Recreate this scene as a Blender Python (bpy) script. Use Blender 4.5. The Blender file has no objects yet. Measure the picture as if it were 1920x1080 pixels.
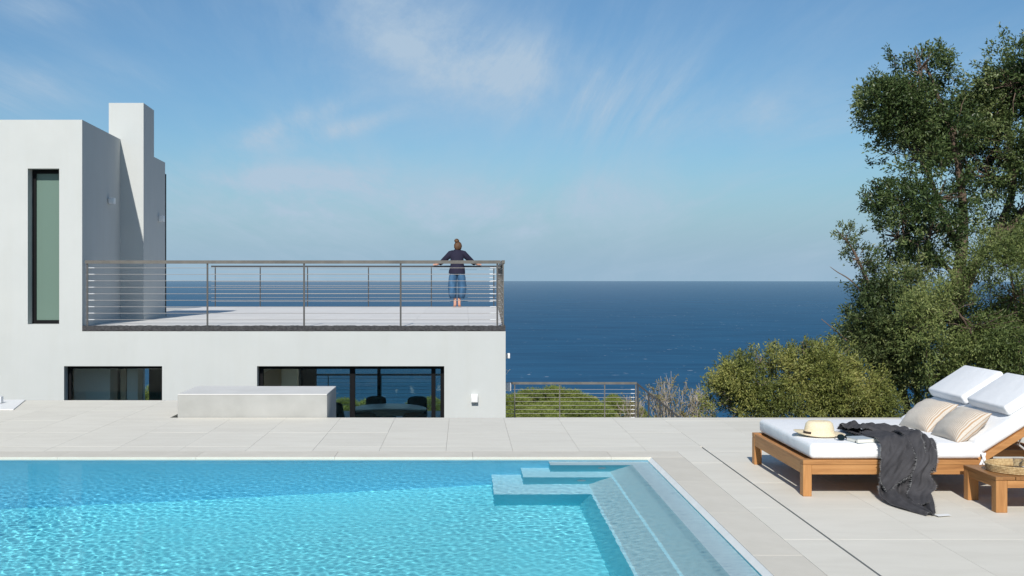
import bpy, bmesh, math, random
import numpy as np
from mathutils import Vector, Matrix
R = math.radians
sc = bpy.context.scene
COL = sc.collection
rnd = random.Random(7)

# ------------------------------------------------------------------ camera
CAMZ = 1.65
cam = bpy.data.cameras.new('camera')
cam_o = bpy.data.objects.new('camera', cam)
COL.objects.link(cam_o)
cam_o.location = (0, 0, CAMZ)
cam_o.rotation_euler = (math.pi / 2, 0, 0)
cam.sensor_width = 36
cam.lens = 2220 / 1920 * 36
cam.shift_x = 90 / 1920          # the lens is shifted so that verticals stay vertical
cam.shift_y = -23 / 1920
cam.clip_start = 0.1
cam.clip_end = 120000
sc.camera = cam_o

# ------------------------------------------------------------------ sky and sun
SUN_AZ, SUN_EL = R(6.0), R(36.5)  # behind the camera, a little to the left
world = bpy.data.worlds.new('World')
sc.world = world
world.use_nodes = True
wn = world.node_tree
wl = wn.links.new
bg = wn.nodes['Background']
sky = wn.nodes.new('ShaderNodeTexSky')
sky.sky_type = 'NISHITA'
sky.sun_disc = False
sky.sun_elevation = SUN_EL
sky.sun_rotation = math.pi + SUN_AZ
sky.altitude = 70
sky.air_density = 1.0
sky.dust_density = 0.6
sky.ozone_density = 2.0
geo = wn.nodes.new('ShaderNodeTexCoord')


def wnode(t, **kw):
    n = wn.nodes.new(t)
    for k, v in kw.items():
        setattr(n, k, v)
    return n


# thin high cloud: the sky direction projected on a layer far above, so wisps flatten towards the horizon
sep = wnode('ShaderNodeSeparateXYZ')
wl(geo.outputs['Generated'], sep.inputs[0])
zc = wnode('ShaderNodeMath', operation='MAXIMUM')
wl(sep.outputs[2], zc.inputs[0])
zc.inputs[1].default_value = 0.0
za = wnode('ShaderNodeMath', operation='ADD')
wl(zc.outputs[0], za.inputs[0])
za.inputs[1].default_value = 0.075
dx = wnode('ShaderNodeMath', operation='DIVIDE')
wl(sep.outputs[0], dx.inputs[0]); wl(za.outputs[0], dx.inputs[1])
dy = wnode('ShaderNodeMath', operation='DIVIDE')
wl(sep.outputs[1], dy.inputs[0]); wl(za.outputs[0], dy.inputs[1])
comb = wnode('ShaderNodeCombineXYZ')
wl(dx.outputs[0], comb.inputs[0]); wl(dy.outputs[0], comb.inputs[1])


def cloud_layer(loc, rot, scale, nscale, detail, rough, dist, lo, hi, seed):
    mp = wnode('ShaderNodeMapping')
    mp.inputs['Location'].default_value = loc
    mp.inputs['Rotation'].default_value = (0, 0, rot)
    mp.inputs['Scale'].default_value = scale
    wl(comb.outputs[0], mp.inputs[0])
    nz = wnode('ShaderNodeTexNoise', noise_dimensions='4D')
    nz.inputs['W'].default_value = seed
    nz.inputs['Scale'].default_value = nscale
    nz.inputs['Detail'].default_value = detail
    nz.inputs['Roughness'].default_value = rough
    nz.inputs['Distortion'].default_value = dist
    wl(mp.outputs[0], nz.inputs['Vector'])
    mr = wnode('ShaderNodeMapRange', interpolation_type='SMOOTHSTEP')
    mr.inputs['From Min'].default_value = lo
    mr.inputs['From Max'].default_value = hi
    wl(nz.outputs['Fac'], mr.inputs['Value'])
    return mr.outputs[0]


def wmath(op, a, b=None, c=None):
    n = wnode('ShaderNodeMath', operation=op)
    for i, v in enumerate((a, b, c)):
        if v is None:
            continue
        if isinstance(v, (int, float)):
            n.inputs[i].default_value = v
        else:
            wl(v, n.inputs[i])
    return n.outputs[0]


c1 = cloud_layer((0.9, 0.3, 0), R(62), (1.0, 0.17, 1), 1.25, 13, 0.68, 0.9, 0.38, 0.84, 2.9)
c2 = cloud_layer((3.1, 1.3, 0), R(-10), (1.0, 0.30, 1), 0.9, 8, 0.62, 0.5, 0.40, 0.80, 5.2)
# where the cirrus gathers: a few broad patches over a thin even veil
yy = wmath('MAXIMUM', sep.outputs[1], 0.05)
ta = wmath('DIVIDE', sep.outputs[0], yy)
tb_ = wmath('DIVIDE', sep.outputs[2], yy)


def patch(a0, b0, sa_, sb_, rot, gain):
    da, db = wmath('SUBTRACT', ta, a0), wmath('SUBTRACT', tb_, b0)
    c_, s_ = math.cos(rot), math.sin(rot)
    u_ = wmath('DIVIDE', wmath('ADD', wmath('MULTIPLY', da, c_), wmath('MULTIPLY', db, s_)), sa_)
    v_ = wmath('DIVIDE', wmath('SUBTRACT', wmath('MULTIPLY', db, c_), wmath('MULTIPLY', da, s_)), sb_)
    r2 = wmath('ADD', wmath('MULTIPLY', u_, u_), wmath('MULTIPLY', v_, v_))
    return wmath('MULTIPLY', wmath('EXPONENT', wmath('MULTIPLY', r2, -1.0)), gain)


cover = 0.22
for p_ in ((-0.03, 0.205, 0.12, 0.040, R(-22), 0.75), (0.07, 0.168, 0.13, 0.034, R(-8), 0.75), (-0.36, 0.160, 0.075, 0.022, 0, 1.0), (-0.155, 0.126, 0.055, 0.010, R(20), 1.0),
           (-0.10, 0.125, 0.05, 0.008, R(14), 0.8), (-0.05, 0.060, 0.30, 0.030, 0, 0.8), (0.22, 0.135, 0.12, 0.02, 0, 0.35), (-0.35, 0.235, 0.06, 0.02, R(10), 0.9), (-0.16, 0.084, 0.12, 0.012, 0, 0.5)):
    cover = wmath('ADD', patch(*p_), cover)
wisp = wmath('ADD', wmath('MULTIPLY', c1, 0.8), wmath('MULTIPLY', c2, 0.45))
cf = wmath('MINIMUM', wmath('MULTIPLY', wmath('MULTIPLY', wisp, cover), 1.7), 0.9)
# a cooler, clearer sky than the plain model, paling to sea haze at the horizon
tintn = wnode('ShaderNodeMix', data_type='RGBA', blend_type='MULTIPLY')
tintn.inputs[0].default_value = 1
wl(sky.outputs[0], tintn.inputs[6])
tintn.inputs[7].default_value = (0.63, 0.90, 1.07, 1)
hz = wnode('ShaderNodeMapRange', interpolation_type='SMOOTHERSTEP')
wl(sep.outputs[2], hz.inputs['Value'])
hz.inputs['From Min'].default_value = -0.02
hz.inputs['From Max'].default_value = 0.13
hz.inputs['To Min'].default_value = 0.97
hz.inputs['To Max'].default_value = 0.0
hmix = wnode('ShaderNodeMix', data_type='RGBA')
wl(hz.outputs[0], hmix.inputs[0])
wl(tintn.outputs[2], hmix.inputs[6])
hmix.inputs[7].default_value = (3.75, 5.6, 7.3, 1)
cmix = wnode('ShaderNodeMix', data_type='RGBA')
wl(cf, cmix.inputs[0])
wl(hmix.outputs[2], cmix.inputs[6])
cmix.inputs[7].default_value = (5.2, 6.7, 8.3, 1)
wl(cmix.outputs[2], bg.inputs[0])
bg.inputs[1].default_value = 0.085

sun = bpy.data.lights.new('sun', 'SUN')
sun.energy = 4.6
sun.angle = R(0.5)
sun.color = (1.0, 0.955, 0.89)
sun.cycles.is_caustics_light = True      # real refracted sunlight on the pool floor
sun_o = bpy.data.objects.new('sun', sun)
COL.objects.link(sun_o)
sdir = Vector((-math.sin(SUN_AZ) * math.cos(SUN_EL), -math.cos(SUN_AZ) * math.cos(SUN_EL), math.sin(SUN_EL)))
sun_o.rotation_euler = sdir.to_track_quat('Z', 'Y').to_euler()
sun_o.location = (-4, -20, 20)

sc.view_settings.view_transform = 'Standard'
sc.view_settings.look = 'None'
sc.view_settings.exposure = 0.0
sc.view_settings.gamma = 1.0
sc.view_settings.use_curve_mapping = False
sc.cycles.use_denoising = True
sc.cycles.max_bounces = 10
sc.cycles.transparent_max_bounces = 24
sc.cycles.sample_clamp_indirect = 4.0
sc.cycles.caustics_reflective = False
sc.cycles.caustics_refractive = True
sc.cycles.blur_glossy = 0.3

# ------------------------------------------------------------------ materials
MATS = {}


class NT:
    """tiny helper round a material's node tree"""
    def __init__(s, name):
        s.m = bpy.data.materials.new(name)
        s.m.use_nodes = True
        s.t = s.m.node_tree
        s.b = s.t.nodes['Principled BSDF']
        s.out = s.t.nodes['Material Output']
        s.tc = s.t.nodes.new('ShaderNodeTexCoord')
        MATS[name] = s.m

    def n(s, typ, **kw):
        x = s.t.nodes.new(typ)
        for k, v in kw.items():
            setattr(x, k, v)
        return x

    def l(s, a, b):
        s.t.links.new(a, b)

    def mapped(s, scale=(1, 1, 1), loc=(0, 0, 0), rot=(0, 0, 0)):
        mp = s.n('ShaderNodeMapping')
        mp.inputs['Scale'].default_value = scale
        mp.inputs['Location'].default_value = loc
        mp.inputs['Rotation'].default_value = rot
        s.l(s.tc.outputs['Object'], mp.inputs[0])
        return mp.outputs[0]

    def noise(s, vec, scale, detail=4, rough=0.55, dist=0.0):
        z = s.n('ShaderNodeTexNoise')
        z.inputs['Scale'].default_value = scale
        z.inputs['Detail'].default_value = detail
        z.inputs['Roughness'].default_value = rough
        z.inputs['Distortion'].default_value = dist
        s.l(vec, z.inputs['Vector'])
        return z.outputs['Fac']

    def ramp(s, fac, stops):
        r = s.n('ShaderNodeValToRGB')
        e = r.color_ramp.elements
        e[0].position, e[0].color = stops[0][0], (*stops[0][1], 1)
        e[1].position, e[1].color = stops[-1][0], (*stops[-1][1], 1)
        for p, c in stops[1:-1]:
            k = e.new(p)
            k.color = (*c, 1)
        s.l(fac, r.inputs[0])
        return r.outputs[0]

    def bump(s, h, strength, dist=0.01):
        b = s.n('ShaderNodeBump')
        b.inputs['Strength'].default_value = strength
        b.inputs['Distance'].default_value = dist
        s.l(h, b.inputs['Height'])
        s.l(b.outputs[0], s.b.inputs['Normal'])

    def mul(s, a, b):
        m = s.n('ShaderNodeMix', data_type='RGBA', blend_type='MULTIPLY')
        m.inputs[0].default_value = 1
        s.l(a, m.inputs[6]); s.l(b, m.inputs[7])
        return m.outputs[2]

    def perobj(s, lo, hi):
        oi = s.n('ShaderNodeObjectInfo')
        mr = s.n('ShaderNodeMapRange')
        mr.inputs['To Min'].default_value = lo
        mr.inputs['To Max'].default_value = hi
        s.l(oi.outputs['Random'], mr.inputs['Value'])
        return mr.outputs[0]


def plain(name, col, rough=0.5, metal=0.0, spec=0.5):
    k = NT(name)
    k.b.inputs['Base Color'].default_value = (*col, 1)
    k.b.inputs['Roughness'].default_value = rough
    k.b.inputs['Metallic'].default_value = metal
    k.b.inputs['Specular IOR Level'].default_value = spec
    return k.m


def mottled(name, c0, c1, scale=3.0, rough=0.8, bump=0.15, bscale=60, bdist=0.004, stretch=(1, 1, 1), var=None):
    k = NT(name)
    v = k.mapped(stretch)
    f = k.noise(v, scale, 6, 0.6)
    c = k.ramp(f, [(0.3, c0), (0.7, c1)])
    if var:
        c = k.mul(c, k.perobj(*var))
    k.l(c, k.b.inputs['Base Color'])
    k.b.inputs['Roughness'].default_value = rough
    k.b.inputs['Specular IOR Level'].default_value = 0.3
    k.bump(k.noise(v, bscale, 4, 0.6), bump, bdist)
    return k.m


# render plaster: faint mottling, faint weather streaks running down
k = NT('plaster')
v = k.mapped()
base = k.ramp(k.noise(v, 1.1, 7, 0.62), [(0.25, (0.495, 0.515, 0.503)), (0.75, (0.535, 0.552, 0.538))])
st = k.ramp(k.noise(k.mapped((2.6, 2.6, 0.28)), 2.2, 5, 0.6), [(0.30, (0.982, 0.978, 0.968)), (0.55, (1, 1, 1))])
k.l(k.mul(base, st), k.b.inputs['Base Color'])
k.b.inputs['Roughness'].default_value = 0.9
k.b.inputs['Specular IOR Level'].default_value = 0.2
k.bump(k.noise(v, 30, 6, 0.65), 0.12, 0.006)

mottled('concrete', (0.44, 0.435, 0.41), (0.53, 0.525, 0.50), 2.2, 0.9, 0.2, 70, 0.003)
# porcelain paving: soft veining, each tile a touch different
k = NT('paving')
v = k.mapped((1, 3.2, 1))
oi = k.n('ShaderNodeObjectInfo')
add = k.n('ShaderNodeVectorMath', operation='ADD')
sc3 = k.n('ShaderNodeVectorMath', operation='SCALE')
k.l(oi.outputs['Random'], sc3.inputs['Scale'])
sc3.inputs[0].default_value = (37, 19, 53)
k.l(v, add.inputs[0]); k.l(sc3.outputs[0], add.inputs[1])
f = k.noise(add.outputs[0], 1.6, 8, 0.62, 0.4)
c = k.ramp(f, [(0.28, (0.68, 0.645, 0.560)), (0.55, (0.725, 0.692, 0.605)), (0.8, (0.76, 0.728, 0.64))])
g = k.ramp(k.noise(add.outputs[0], 160, 2), [(0.35, (0.965, 0.965, 0.965)), (0.6, (1, 1, 1))])
c = k.mul(k.mul(c, g), k.perobj(0.98, 1.02))
k.l(c, k.b.inputs['Base Color'])
k.b.inputs['Roughness'].default_value = 0.62
k.b.inputs['Specular IOR Level'].default_value = 0.3
k.bump(k.noise(v, 120, 3), 0.06, 0.002)

mottled('coping', (0.60, 0.565, 0.485), (0.66, 0.622, 0.54), 4, 0.7, 0.1, 140, 0.002, var=(0.97, 1.02))
mottled('terrace_tile', (0.63, 0.615, 0.59), (0.70, 0.685, 0.66), 2, 0.7, 0.05, 100, 0.002, var=(0.96, 1.02))
mottled('grout', (0.48, 0.465, 0.43), (0.58, 0.565, 0.53), 12, 0.95, 0.2, 80, 0.003)
mottled('slot', (0.02, 0.02, 0.02), (0.04, 0.04, 0.04), 9, 0.9, 0.1)
mottled('bitumen', (0.035, 0.035, 0.038), (0.085, 0.085, 0.088), 26, 0.95, 0.7, 90, 0.012)
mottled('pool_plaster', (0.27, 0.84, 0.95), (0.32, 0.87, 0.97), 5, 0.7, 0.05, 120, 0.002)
mottled('pool_wall_plaster', (0.20, 0.62, 0.86), (0.24, 0.66, 0.89), 5, 0.7, 0.05, 120, 0.002)  # far wall's dimmer, bluer light under water put into the colour
mottled('pool_step_plaster', (0.60, 0.86, 0.95), (0.66, 0.89, 0.97), 5, 0.7, 0.05, 120, 0.002)  # paler for shallow water: the depth tint is put into the colour
mottled('pool_slope_lit', (0.88, 0.96, 0.98), (0.92, 0.97, 0.98), 5, 0.7, 0.05, 120, 0.002)  # brightness for the dimly lit side slopes put into the colour
mottled('pool_ledge_plaster', (0.84, 0.85, 0.90), (0.88, 0.89, 0.93), 5, 0.7, 0.05, 120, 0.002)  # palest, nearly free of the water tint put into the other pool colours
mottled('pool_rim', (0.70, 0.72, 0.70), (0.78, 0.79, 0.77), 7, 0.7, 0.05, 120, 0.002)
mottled('waterline_tile', (0.30, 0.40, 0.39), (0.36, 0.46, 0.44), 7, 0.7, 0.05, 120, 0.002)
mottled('dimmed_concrete', (0.335, 0.335, 0.315), (0.42, 0.42, 0.40), 2.2, 0.9, 0.2, 70, 0.003)  # block body darkened so its sunlit front looks dimmer than the top
mottled('lit_concrete', (0.58, 0.575, 0.55), (0.66, 0.655, 0.63), 2.2, 0.9, 0.2, 70, 0.003)  # brighter light on the block's top put into the colour
mottled('earth', (0.10, 0.075, 0.045), (0.19, 0.15, 0.09), 0.8, 1.0, 0.5, 6, 0.05)
mottled('terracotta', (0.38, 0.20, 0.12), (0.50, 0.28, 0.18), 3, 0.9, 0.2)
plain('black_metal', (0.006, 0.006, 0.007), 0.5, 0.0, 0.15)
mottled('rail_metal', (0.11, 0.105, 0.095), (0.165, 0.156, 0.14), 5, 0.45, 0.03, 200, 0.001)
plain('post_metal', (0.075, 0.073, 0.07), 0.5)
plain('dark_rail', (0.035, 0.037, 0.04), 0.5)
plain('cable', (0.52, 0.50, 0.47), 0.35, 0.6)
plain('steel', (0.82, 0.82, 0.80), 0.25, 0.6)
plain('white_metal', (0.80, 0.80, 0.79), 0.45)
plain('dark_gap', (0.05, 0.05, 0.055), 0.8)
plain('interior_wall', (0.78, 0.75, 0.68), 0.9)
plain('interior_grey', (0.62, 0.65, 0.66), 0.8)
plain('interior_brown', (0.42, 0.33, 0.24), 0.7)
plain('interior_dark', (0.035, 0.036, 0.038), 0.7)
plain('interior_floor', (0.62, 0.60, 0.56), 0.5)
plain('chair_shell', (0.17, 0.135, 0.11), 0.5)
plain('table_top', (0.62, 0.68, 0.70), 0.35)
plain('skin', (0.56, 0.30, 0.21), 0.5)
plain('navy', (0.020, 0.019, 0.038), 0.85, 0, 0.2)
plain('sandal', (0.45, 0.25, 0.20), 0.6)
mottled('denim', (0.022, 0.070, 0.145), (0.065, 0.155, 0.27), 11, 0.9, 0.3, 220, 0.002, (1, 1, 0.35))
mottled('hair', (0.055, 0.028, 0.014), (0.15, 0.08, 0.04), 18, 0.55, 0.6, 120, 0.006, (1, 1, 0.3))
mottled('bark', (0.075, 0.05, 0.036), (0.20, 0.145, 0.11), 9, 0.95, 0.8, 22, 0.03, (1, 1, 0.35))
mottled('twig', (0.16, 0.12, 0.09), (0.30, 0.25, 0.20), 9, 0.95, 0.3, 40, 0.01)
mottled('dry_twig', (0.30, 0.27, 0.24), (0.42, 0.38, 0.34), 9, 0.95, 0.3, 40, 0.01)
mottled('cushion_white', (0.79, 0.80, 0.81), (0.84, 0.845, 0.85), 2.5, 0.85, 0.35, 7, 0.02)
mottled('throw', (0.040, 0.039, 0.043), (0.070, 0.068, 0.073), 9, 0.95, 0.7, 160, 0.006)
mottled('throw_fray', (0.13, 0.13, 0.135), (0.25, 0.25, 0.25), 60, 0.95, 0.4, 200, 0.004)
mottled('straw', (0.70, 0.58, 0.38), (0.82, 0.71, 0.51), 90, 0.8, 0.6, 160, 0.003)
mottled('wicker', (0.36, 0.23, 0.10), (0.66, 0.50, 0.27), 60, 0.7, 0.9, 90, 0.006)
plain('hat_band', (0.05, 0.035, 0.025), 0.7)
plain('lens', (0.006, 0.012, 0.012), 0.12)
plain('paper', (0.78, 0.76, 0.68), 0.8)
plain('book_cover', (0.42, 0.47, 0.50), 0.45)
plain('label_tag', (0.78, 0.78, 0.76), 0.8)


def wood(name, axis, dark=1.0, var=(0.9, 1.1)):
    k = NT(name)
    s = [26, 26, 26]
    s[axis] = 1.6
    v = k.mapped(tuple(s))
    oi = k.n('ShaderNodeObjectInfo')
    sc3 = k.n('ShaderNodeVectorMath', operation='SCALE')
    k.l(oi.outputs['Random'], sc3.inputs['Scale'])
    sc3.inputs[0].default_value = (11, 23, 31)
    ad = k.n('ShaderNodeVectorMath', operation='ADD')
    k.l(v, ad.inputs[0]); k.l(sc3.outputs[0], ad.inputs[1])
    f = k.noise(ad.outputs[0], 1.0, 6, 0.65, 0.6)
    c = k.ramp(f, [(0.25, (0.26 * dark, 0.115 * dark, 0.038 * dark)), (0.5, (0.43 * dark, 0.205 * dark, 0.072 * dark)),
                   (0.75, (0.53 * dark, 0.275 * dark, 0.105 * dark))])
    c = k.mul(c, k.perobj(*var))
    k.l(c, k.b.inputs['Base Color'])
    k.b.inputs['Roughness'].default_value = 0.55
    k.b.inputs['Specular IOR Level'].default_value = 0.3
    k.bump(f, 0.15, 0.003)


wood('teak_x', 0); wood('teak_y', 1); wood('teak_z', 2)
wood('teak_weathered', 1, 0.62, (0.9, 1.05))

# striped pillow linen: woven stripes crowd towards one end of the cover
k = NT('stripe_linen')
sp = k.n('ShaderNodeSeparateXYZ')
k.l(k.tc.outputs['UV'], sp.inputs[0])
mm = k.n('ShaderNodeMath', operation='MULTIPLY'); k.l(sp.outputs[0], mm.inputs[0]); mm.inputs[1].default_value = 27
fr = k.n('ShaderNodeMath', operation='FRACT'); k.l(mm.outputs[0], fr.inputs[0])
gt = k.n('ShaderNodeMath', operation='LESS_THAN'); k.l(fr.outputs[0], gt.inputs[0]); gt.inputs[1].default_value = 0.30
ge = k.n('ShaderNodeMapRange'); k.l(sp.outputs[0], ge.inputs['Value'])
ge.inputs['From Min'].default_value = 0.55; ge.inputs['From Max'].default_value = 0.9
mu = k.n('ShaderNodeMath', operation='MULTIPLY'); k.l(gt.outputs[0], mu.inputs[0]); k.l(ge.outputs[0], mu.inputs[1])
lin = k.ramp(k.noise(k.mapped((1, 1, 1)), 120, 3), [(0.3, (0.54, 0.49, 0.42)), (0.7, (0.63, 0.58, 0.505))])
mixs = k.n('ShaderNodeMix', data_type='RGBA')
k.l(mu.outputs[0], mixs.inputs[0]); k.l(lin, mixs.inputs[6]); mixs.inputs[7].default_value = (0.43, 0.28, 0.165, 1)
k.l(mixs.outputs[2], k.b.inputs['Base Color'])
k.b.inputs['Roughness'].default_value = 0.9
k.bump(k.noise(k.mapped(), 14, 4), 0.35, 0.012)

# window glass: thin, tinted, with an ordinary glass reflection
def glass(name, tint, refl=1.0):
    k = NT(name)
    k.t.nodes.remove(k.b)
    tr = k.n('ShaderNodeBsdfTransparent'); tr.inputs[0].default_value = (*tint, 1)
    gl = k.n('ShaderNodeBsdfGlossy'); gl.inputs['Roughness'].default_value = 0.02
    lw = k.n('ShaderNodeLayerWeight')                       # Schlick: the same from both sides of the pane
    pw = k.n('ShaderNodeMath', operation='POWER'); k.l(lw.outputs['Facing'], pw.inputs[0]); pw.inputs[1].default_value = 5.0
    ml = k.n('ShaderNodeMath', operation='MULTIPLY_ADD'); k.l(pw.outputs[0], ml.inputs[0]); ml.inputs[1].default_value = 0.9 * refl; ml.inputs[2].default_value = 0.04 * refl
    mx = k.n('ShaderNodeMixShader')
    k.l(ml.outputs[0], mx.inputs[0]); k.l(tr.outputs[0], mx.inputs[1]); k.l(gl.outputs[0], mx.inputs[2])
    k.l(mx.outputs[0], k.out.inputs[0])
    return k.m


glass('window_glass', (0.90, 0.95, 0.94), 1.3)
glass('clear_glass', (0.97, 0.98, 0.98), 1.6)
k = NT('frosted_glass')
k.b.inputs['Base Color'].default_value = (0.135, 0.205, 0.17, 1)
k.b.inputs['Roughness'].default_value = 0.22

# pool water: refracting surface; the sky's reflection is softened as through the photographer's polariser
k = NT('pool_water')
k.t.nodes.remove(k.b)
rf = k.n('ShaderNodeBsdfRefraction'); rf.inputs['Color'].default_value = (0.86, 0.99, 1.0, 1)
rf.inputs['Roughness'].default_value = 0; rf.inputs['IOR'].default_value = 1.33
gl = k.n('ShaderNodeBsdfGlossy'); gl.inputs['Roughness'].default_value = 0.03
fr = k.n('ShaderNodeFresnel'); fr.inputs[0].default_value = 1.33
ml = k.n('ShaderNodeMath', operation='MULTIPLY'); k.l(fr.outputs[0], ml.inputs[0]); ml.inputs[1].default_value = 0.12
mxs = k.n('ShaderNodeMixShader')
k.l(ml.outputs[0], mxs.inputs[0]); k.l(rf.outputs[0], mxs.inputs[1]); k.l(gl.outputs[0], mxs.inputs[2])
k.l(mxs.outputs[0], k.out.inputs[0])

# sea: deep blue body colour with ripple shading painted in, under a rippled surface, scattered small whitecaps
k = NT('sea')
v = k.mapped((1, 1, 1))
big = k.noise(k.mapped((0.008, 0.030, 1)), 1.0, 10, 0.72)
body = k.ramp(big, [(0.36, (0.010, 0.066, 0.145)), (0.64, (0.017, 0.098, 0.200))])
wc = k.noise(k.mapped((0.11, 0.26, 1)), 1.0, 2, 0.5)
wc2 = k.noise(k.mapped((0.004, 0.006, 1)), 1.0, 3, 0.6)
ad = k.n('ShaderNodeMath', operation='MULTIPLY_ADD'); k.l(wc2, ad.inputs[0]); ad.inputs[1].default_value = 0.22; k.l(wc, ad.inputs[2])
th = k.n('ShaderNodeMapRange'); k.l(ad.outputs[0], th.inputs['Value'])
th.inputs['From Min'].default_value = 0.835; th.inputs['From Max'].default_value = 0.90
mix = k.n('ShaderNodeMix', data_type='RGBA'); k.l(th.outputs[0], mix.inputs[0]); k.l(body, mix.inputs[6])
mix.inputs[7].default_value = (0.62, 0.66, 0.68, 1)
k.l(mix.outputs[2], k.b.inputs['Base Color'])
k.b.inputs['Roughness'].default_value = 0.28
k.b.inputs['IOR'].default_value = 1.33
k.b.inputs['Specular IOR Level'].default_value = 0.0
h1 = k.noise(k.mapped((0.035, 0.09, 1)), 1.0, 7, 0.68, 0.3)
k.bump(h1, 1.0, 1.6)
# towards the horizon the water mirrors more of the sky
lw = k.n('ShaderNodeLayerWeight')
iv = k.n('ShaderNodeMath', operation='SUBTRACT'); iv.inputs[0].default_value = 1.0; k.l(lw.outputs['Facing'], iv.inputs[1])
dv = k.n('ShaderNodeMath', operation='DIVIDE'); k.l(iv.outputs[0], dv.inputs[0]); dv.inputs[1].default_value = -0.016
ex = k.n('ShaderNodeMath', operation='EXPONENT'); k.l(dv.outputs[0], ex.inputs[0])
mf = k.n('ShaderNodeMath', operation='MULTIPLY_ADD'); k.l(ex.outputs[0], mf.inputs[0]); mf.inputs[1].default_value = 0.62; mf.inputs[2].default_value = 0.085
gs = k.n('ShaderNodeBsdfGlossy'); gs.inputs['Roughness'].default_value = 0.2
ms = k.n('ShaderNodeMixShader'); k.l(mf.outputs[0], ms.inputs[0]); k.l(k.b.outputs[0], ms.inputs[1]); k.l(gs.outputs[0], ms.inputs[2])
k.l(ms.outputs[0], k.out.inputs[0])


def leaf_mat(name, dark, mid, light, gloss=0.4, trans=0.25):
    k = NT(name)
    at = k.n('ShaderNodeAttribute', attribute_name='tint')
    c = k.ramp(at.outputs['Fac'], [(0.0, dark), (0.5, mid), (1.0, light)])
    k.l(c, k.b.inputs['Base Color'])
    k.b.inputs['Roughness'].default_value = gloss
    k.b.inputs['Specular IOR Level'].default_value = 0.35
    tl = k.n('ShaderNodeBsdfTranslucent'); k.l(c, tl.inputs['Color'])
    mx = k.n('ShaderNodeMixShader'); mx.inputs[0].default_value = trans
    k.l(k.b.outputs[0], mx.inputs[1]); k.l(tl.outputs[0], mx.inputs[2])
    k.l(mx.outputs[0], k.out.inputs[0])


leaf_mat('oak_leaf', (0.034, 0.062, 0.02), (0.09, 0.132, 0.042), (0.235, 0.275, 0.11), 0.38, 0.22)
leaf_mat('olive_leaf', (0.075, 0.095, 0.024), (0.2, 0.225, 0.055), (0.42, 0.4, 0.13), 0.5, 0.28)
leaf_mat('shrub_leaf', (0.035, 0.06, 0.02), (0.1, 0.135, 0.046), (0.25, 0.275, 0.11), 0.45, 0.22)
leaf_mat('feather_leaf', (0.06, 0.095, 0.028), (0.155, 0.2, 0.06), (0.33, 0.36, 0.13), 0.5, 0.28)
leaf_mat('dry_leaf', (0.16, 0.145, 0.06), (0.27, 0.24, 0.1), (0.42, 0.36, 0.17), 0.6, 0.2)
leaf_mat('pine_needle', (0.075, 0.11, 0.025), (0.19, 0.235, 0.05), (0.34, 0.38, 0.095), 0.6, 0.2)


# ------------------------------------------------------------------ building blocks
def tag(o, label=None, cat=None, group=None, kind=None):
    if label: o['label'] = label
    if cat: o['category'] = cat
    if group: o['group'] = group
    if kind: o['kind'] = kind
    return o


def empty(name, loc=(0, 0, 0)):
    o = bpy.data.objects.new(name, None)
    o.location = loc
    o.empty_display_size = 0.1
    COL.objects.link(o)
    return o


def par(o, p):
    """every object keeps its world place when it becomes a part (no object is rotated or scaled)"""
    if p is not None:
        o.parent = p
        o.matrix_parent_inverse = Matrix.Translation(-Vector(p.location))
    return o


def mesh(name, verts, faces, mat, parent=None, smooth=False):
    me = bpy.data.meshes.new(name)
    me.from_pydata(verts, [], faces)
    me.materials.append(MATS[mat])
    if smooth:
        me.polygons.foreach_set('use_smooth', [True] * len(me.polygons))
    o = bpy.data.objects.new(name, me)
    COL.objects.link(o)
    return par(o, parent)


BF = [(0, 1, 3, 2), (4, 6, 7, 5), (0, 4, 5, 1), (2, 3, 7, 6), (0, 2, 6, 4), (1, 5, 7, 3)]


def boxv(x0, x1, y0, y1, z0, z1):
    return [(x, y, z) for x in (x0, x1) for y in (y0, y1) for z in (z0, z1)]


def boxes(name, bl, mat, parent=None):
    V, F = [], []
    for b in bl:
        n = len(V)
        V += boxv(*b)
        F += [tuple(i + n for i in f) for f in BF]
    return mesh(name, V, F, mat, parent)


def box(name, x0, x1, y0, y1, z0, z1, mat, parent=None, bevel=0.0, seg=2):
    o = boxes(name, [(x0, x1, y0, y1, z0, z1)], mat, parent)
    if bevel:
        bm = bmesh.new(); bm.from_mesh(o.data)
        bmesh.ops.bevel(bm, geom=bm.edges[:], offset=bevel, segments=seg, profile=0.5, affect='EDGES')
        bm.to_mesh(o.data); bm.free()
        if seg > 1:
            o.data.polygons.foreach_set('use_smooth', [True] * len(o.data.polygons))
            o.data.set_sharp_from_angle(angle=R(35))
    return o


def prism(name, poly, z0, z1, mat, parent=None):
    n = len(poly)
    V = [(x, y, z0) for x, y in poly] + [(x, y, z1) for x, y in poly]
    F = [tuple(range(n))[::-1], tuple(range(n, 2 * n))]
    F += [(i, (i + 1) % n, n + (i + 1) % n, n + i) for i in range(n)]
    return mesh(name, V, F, mat, parent)


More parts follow.
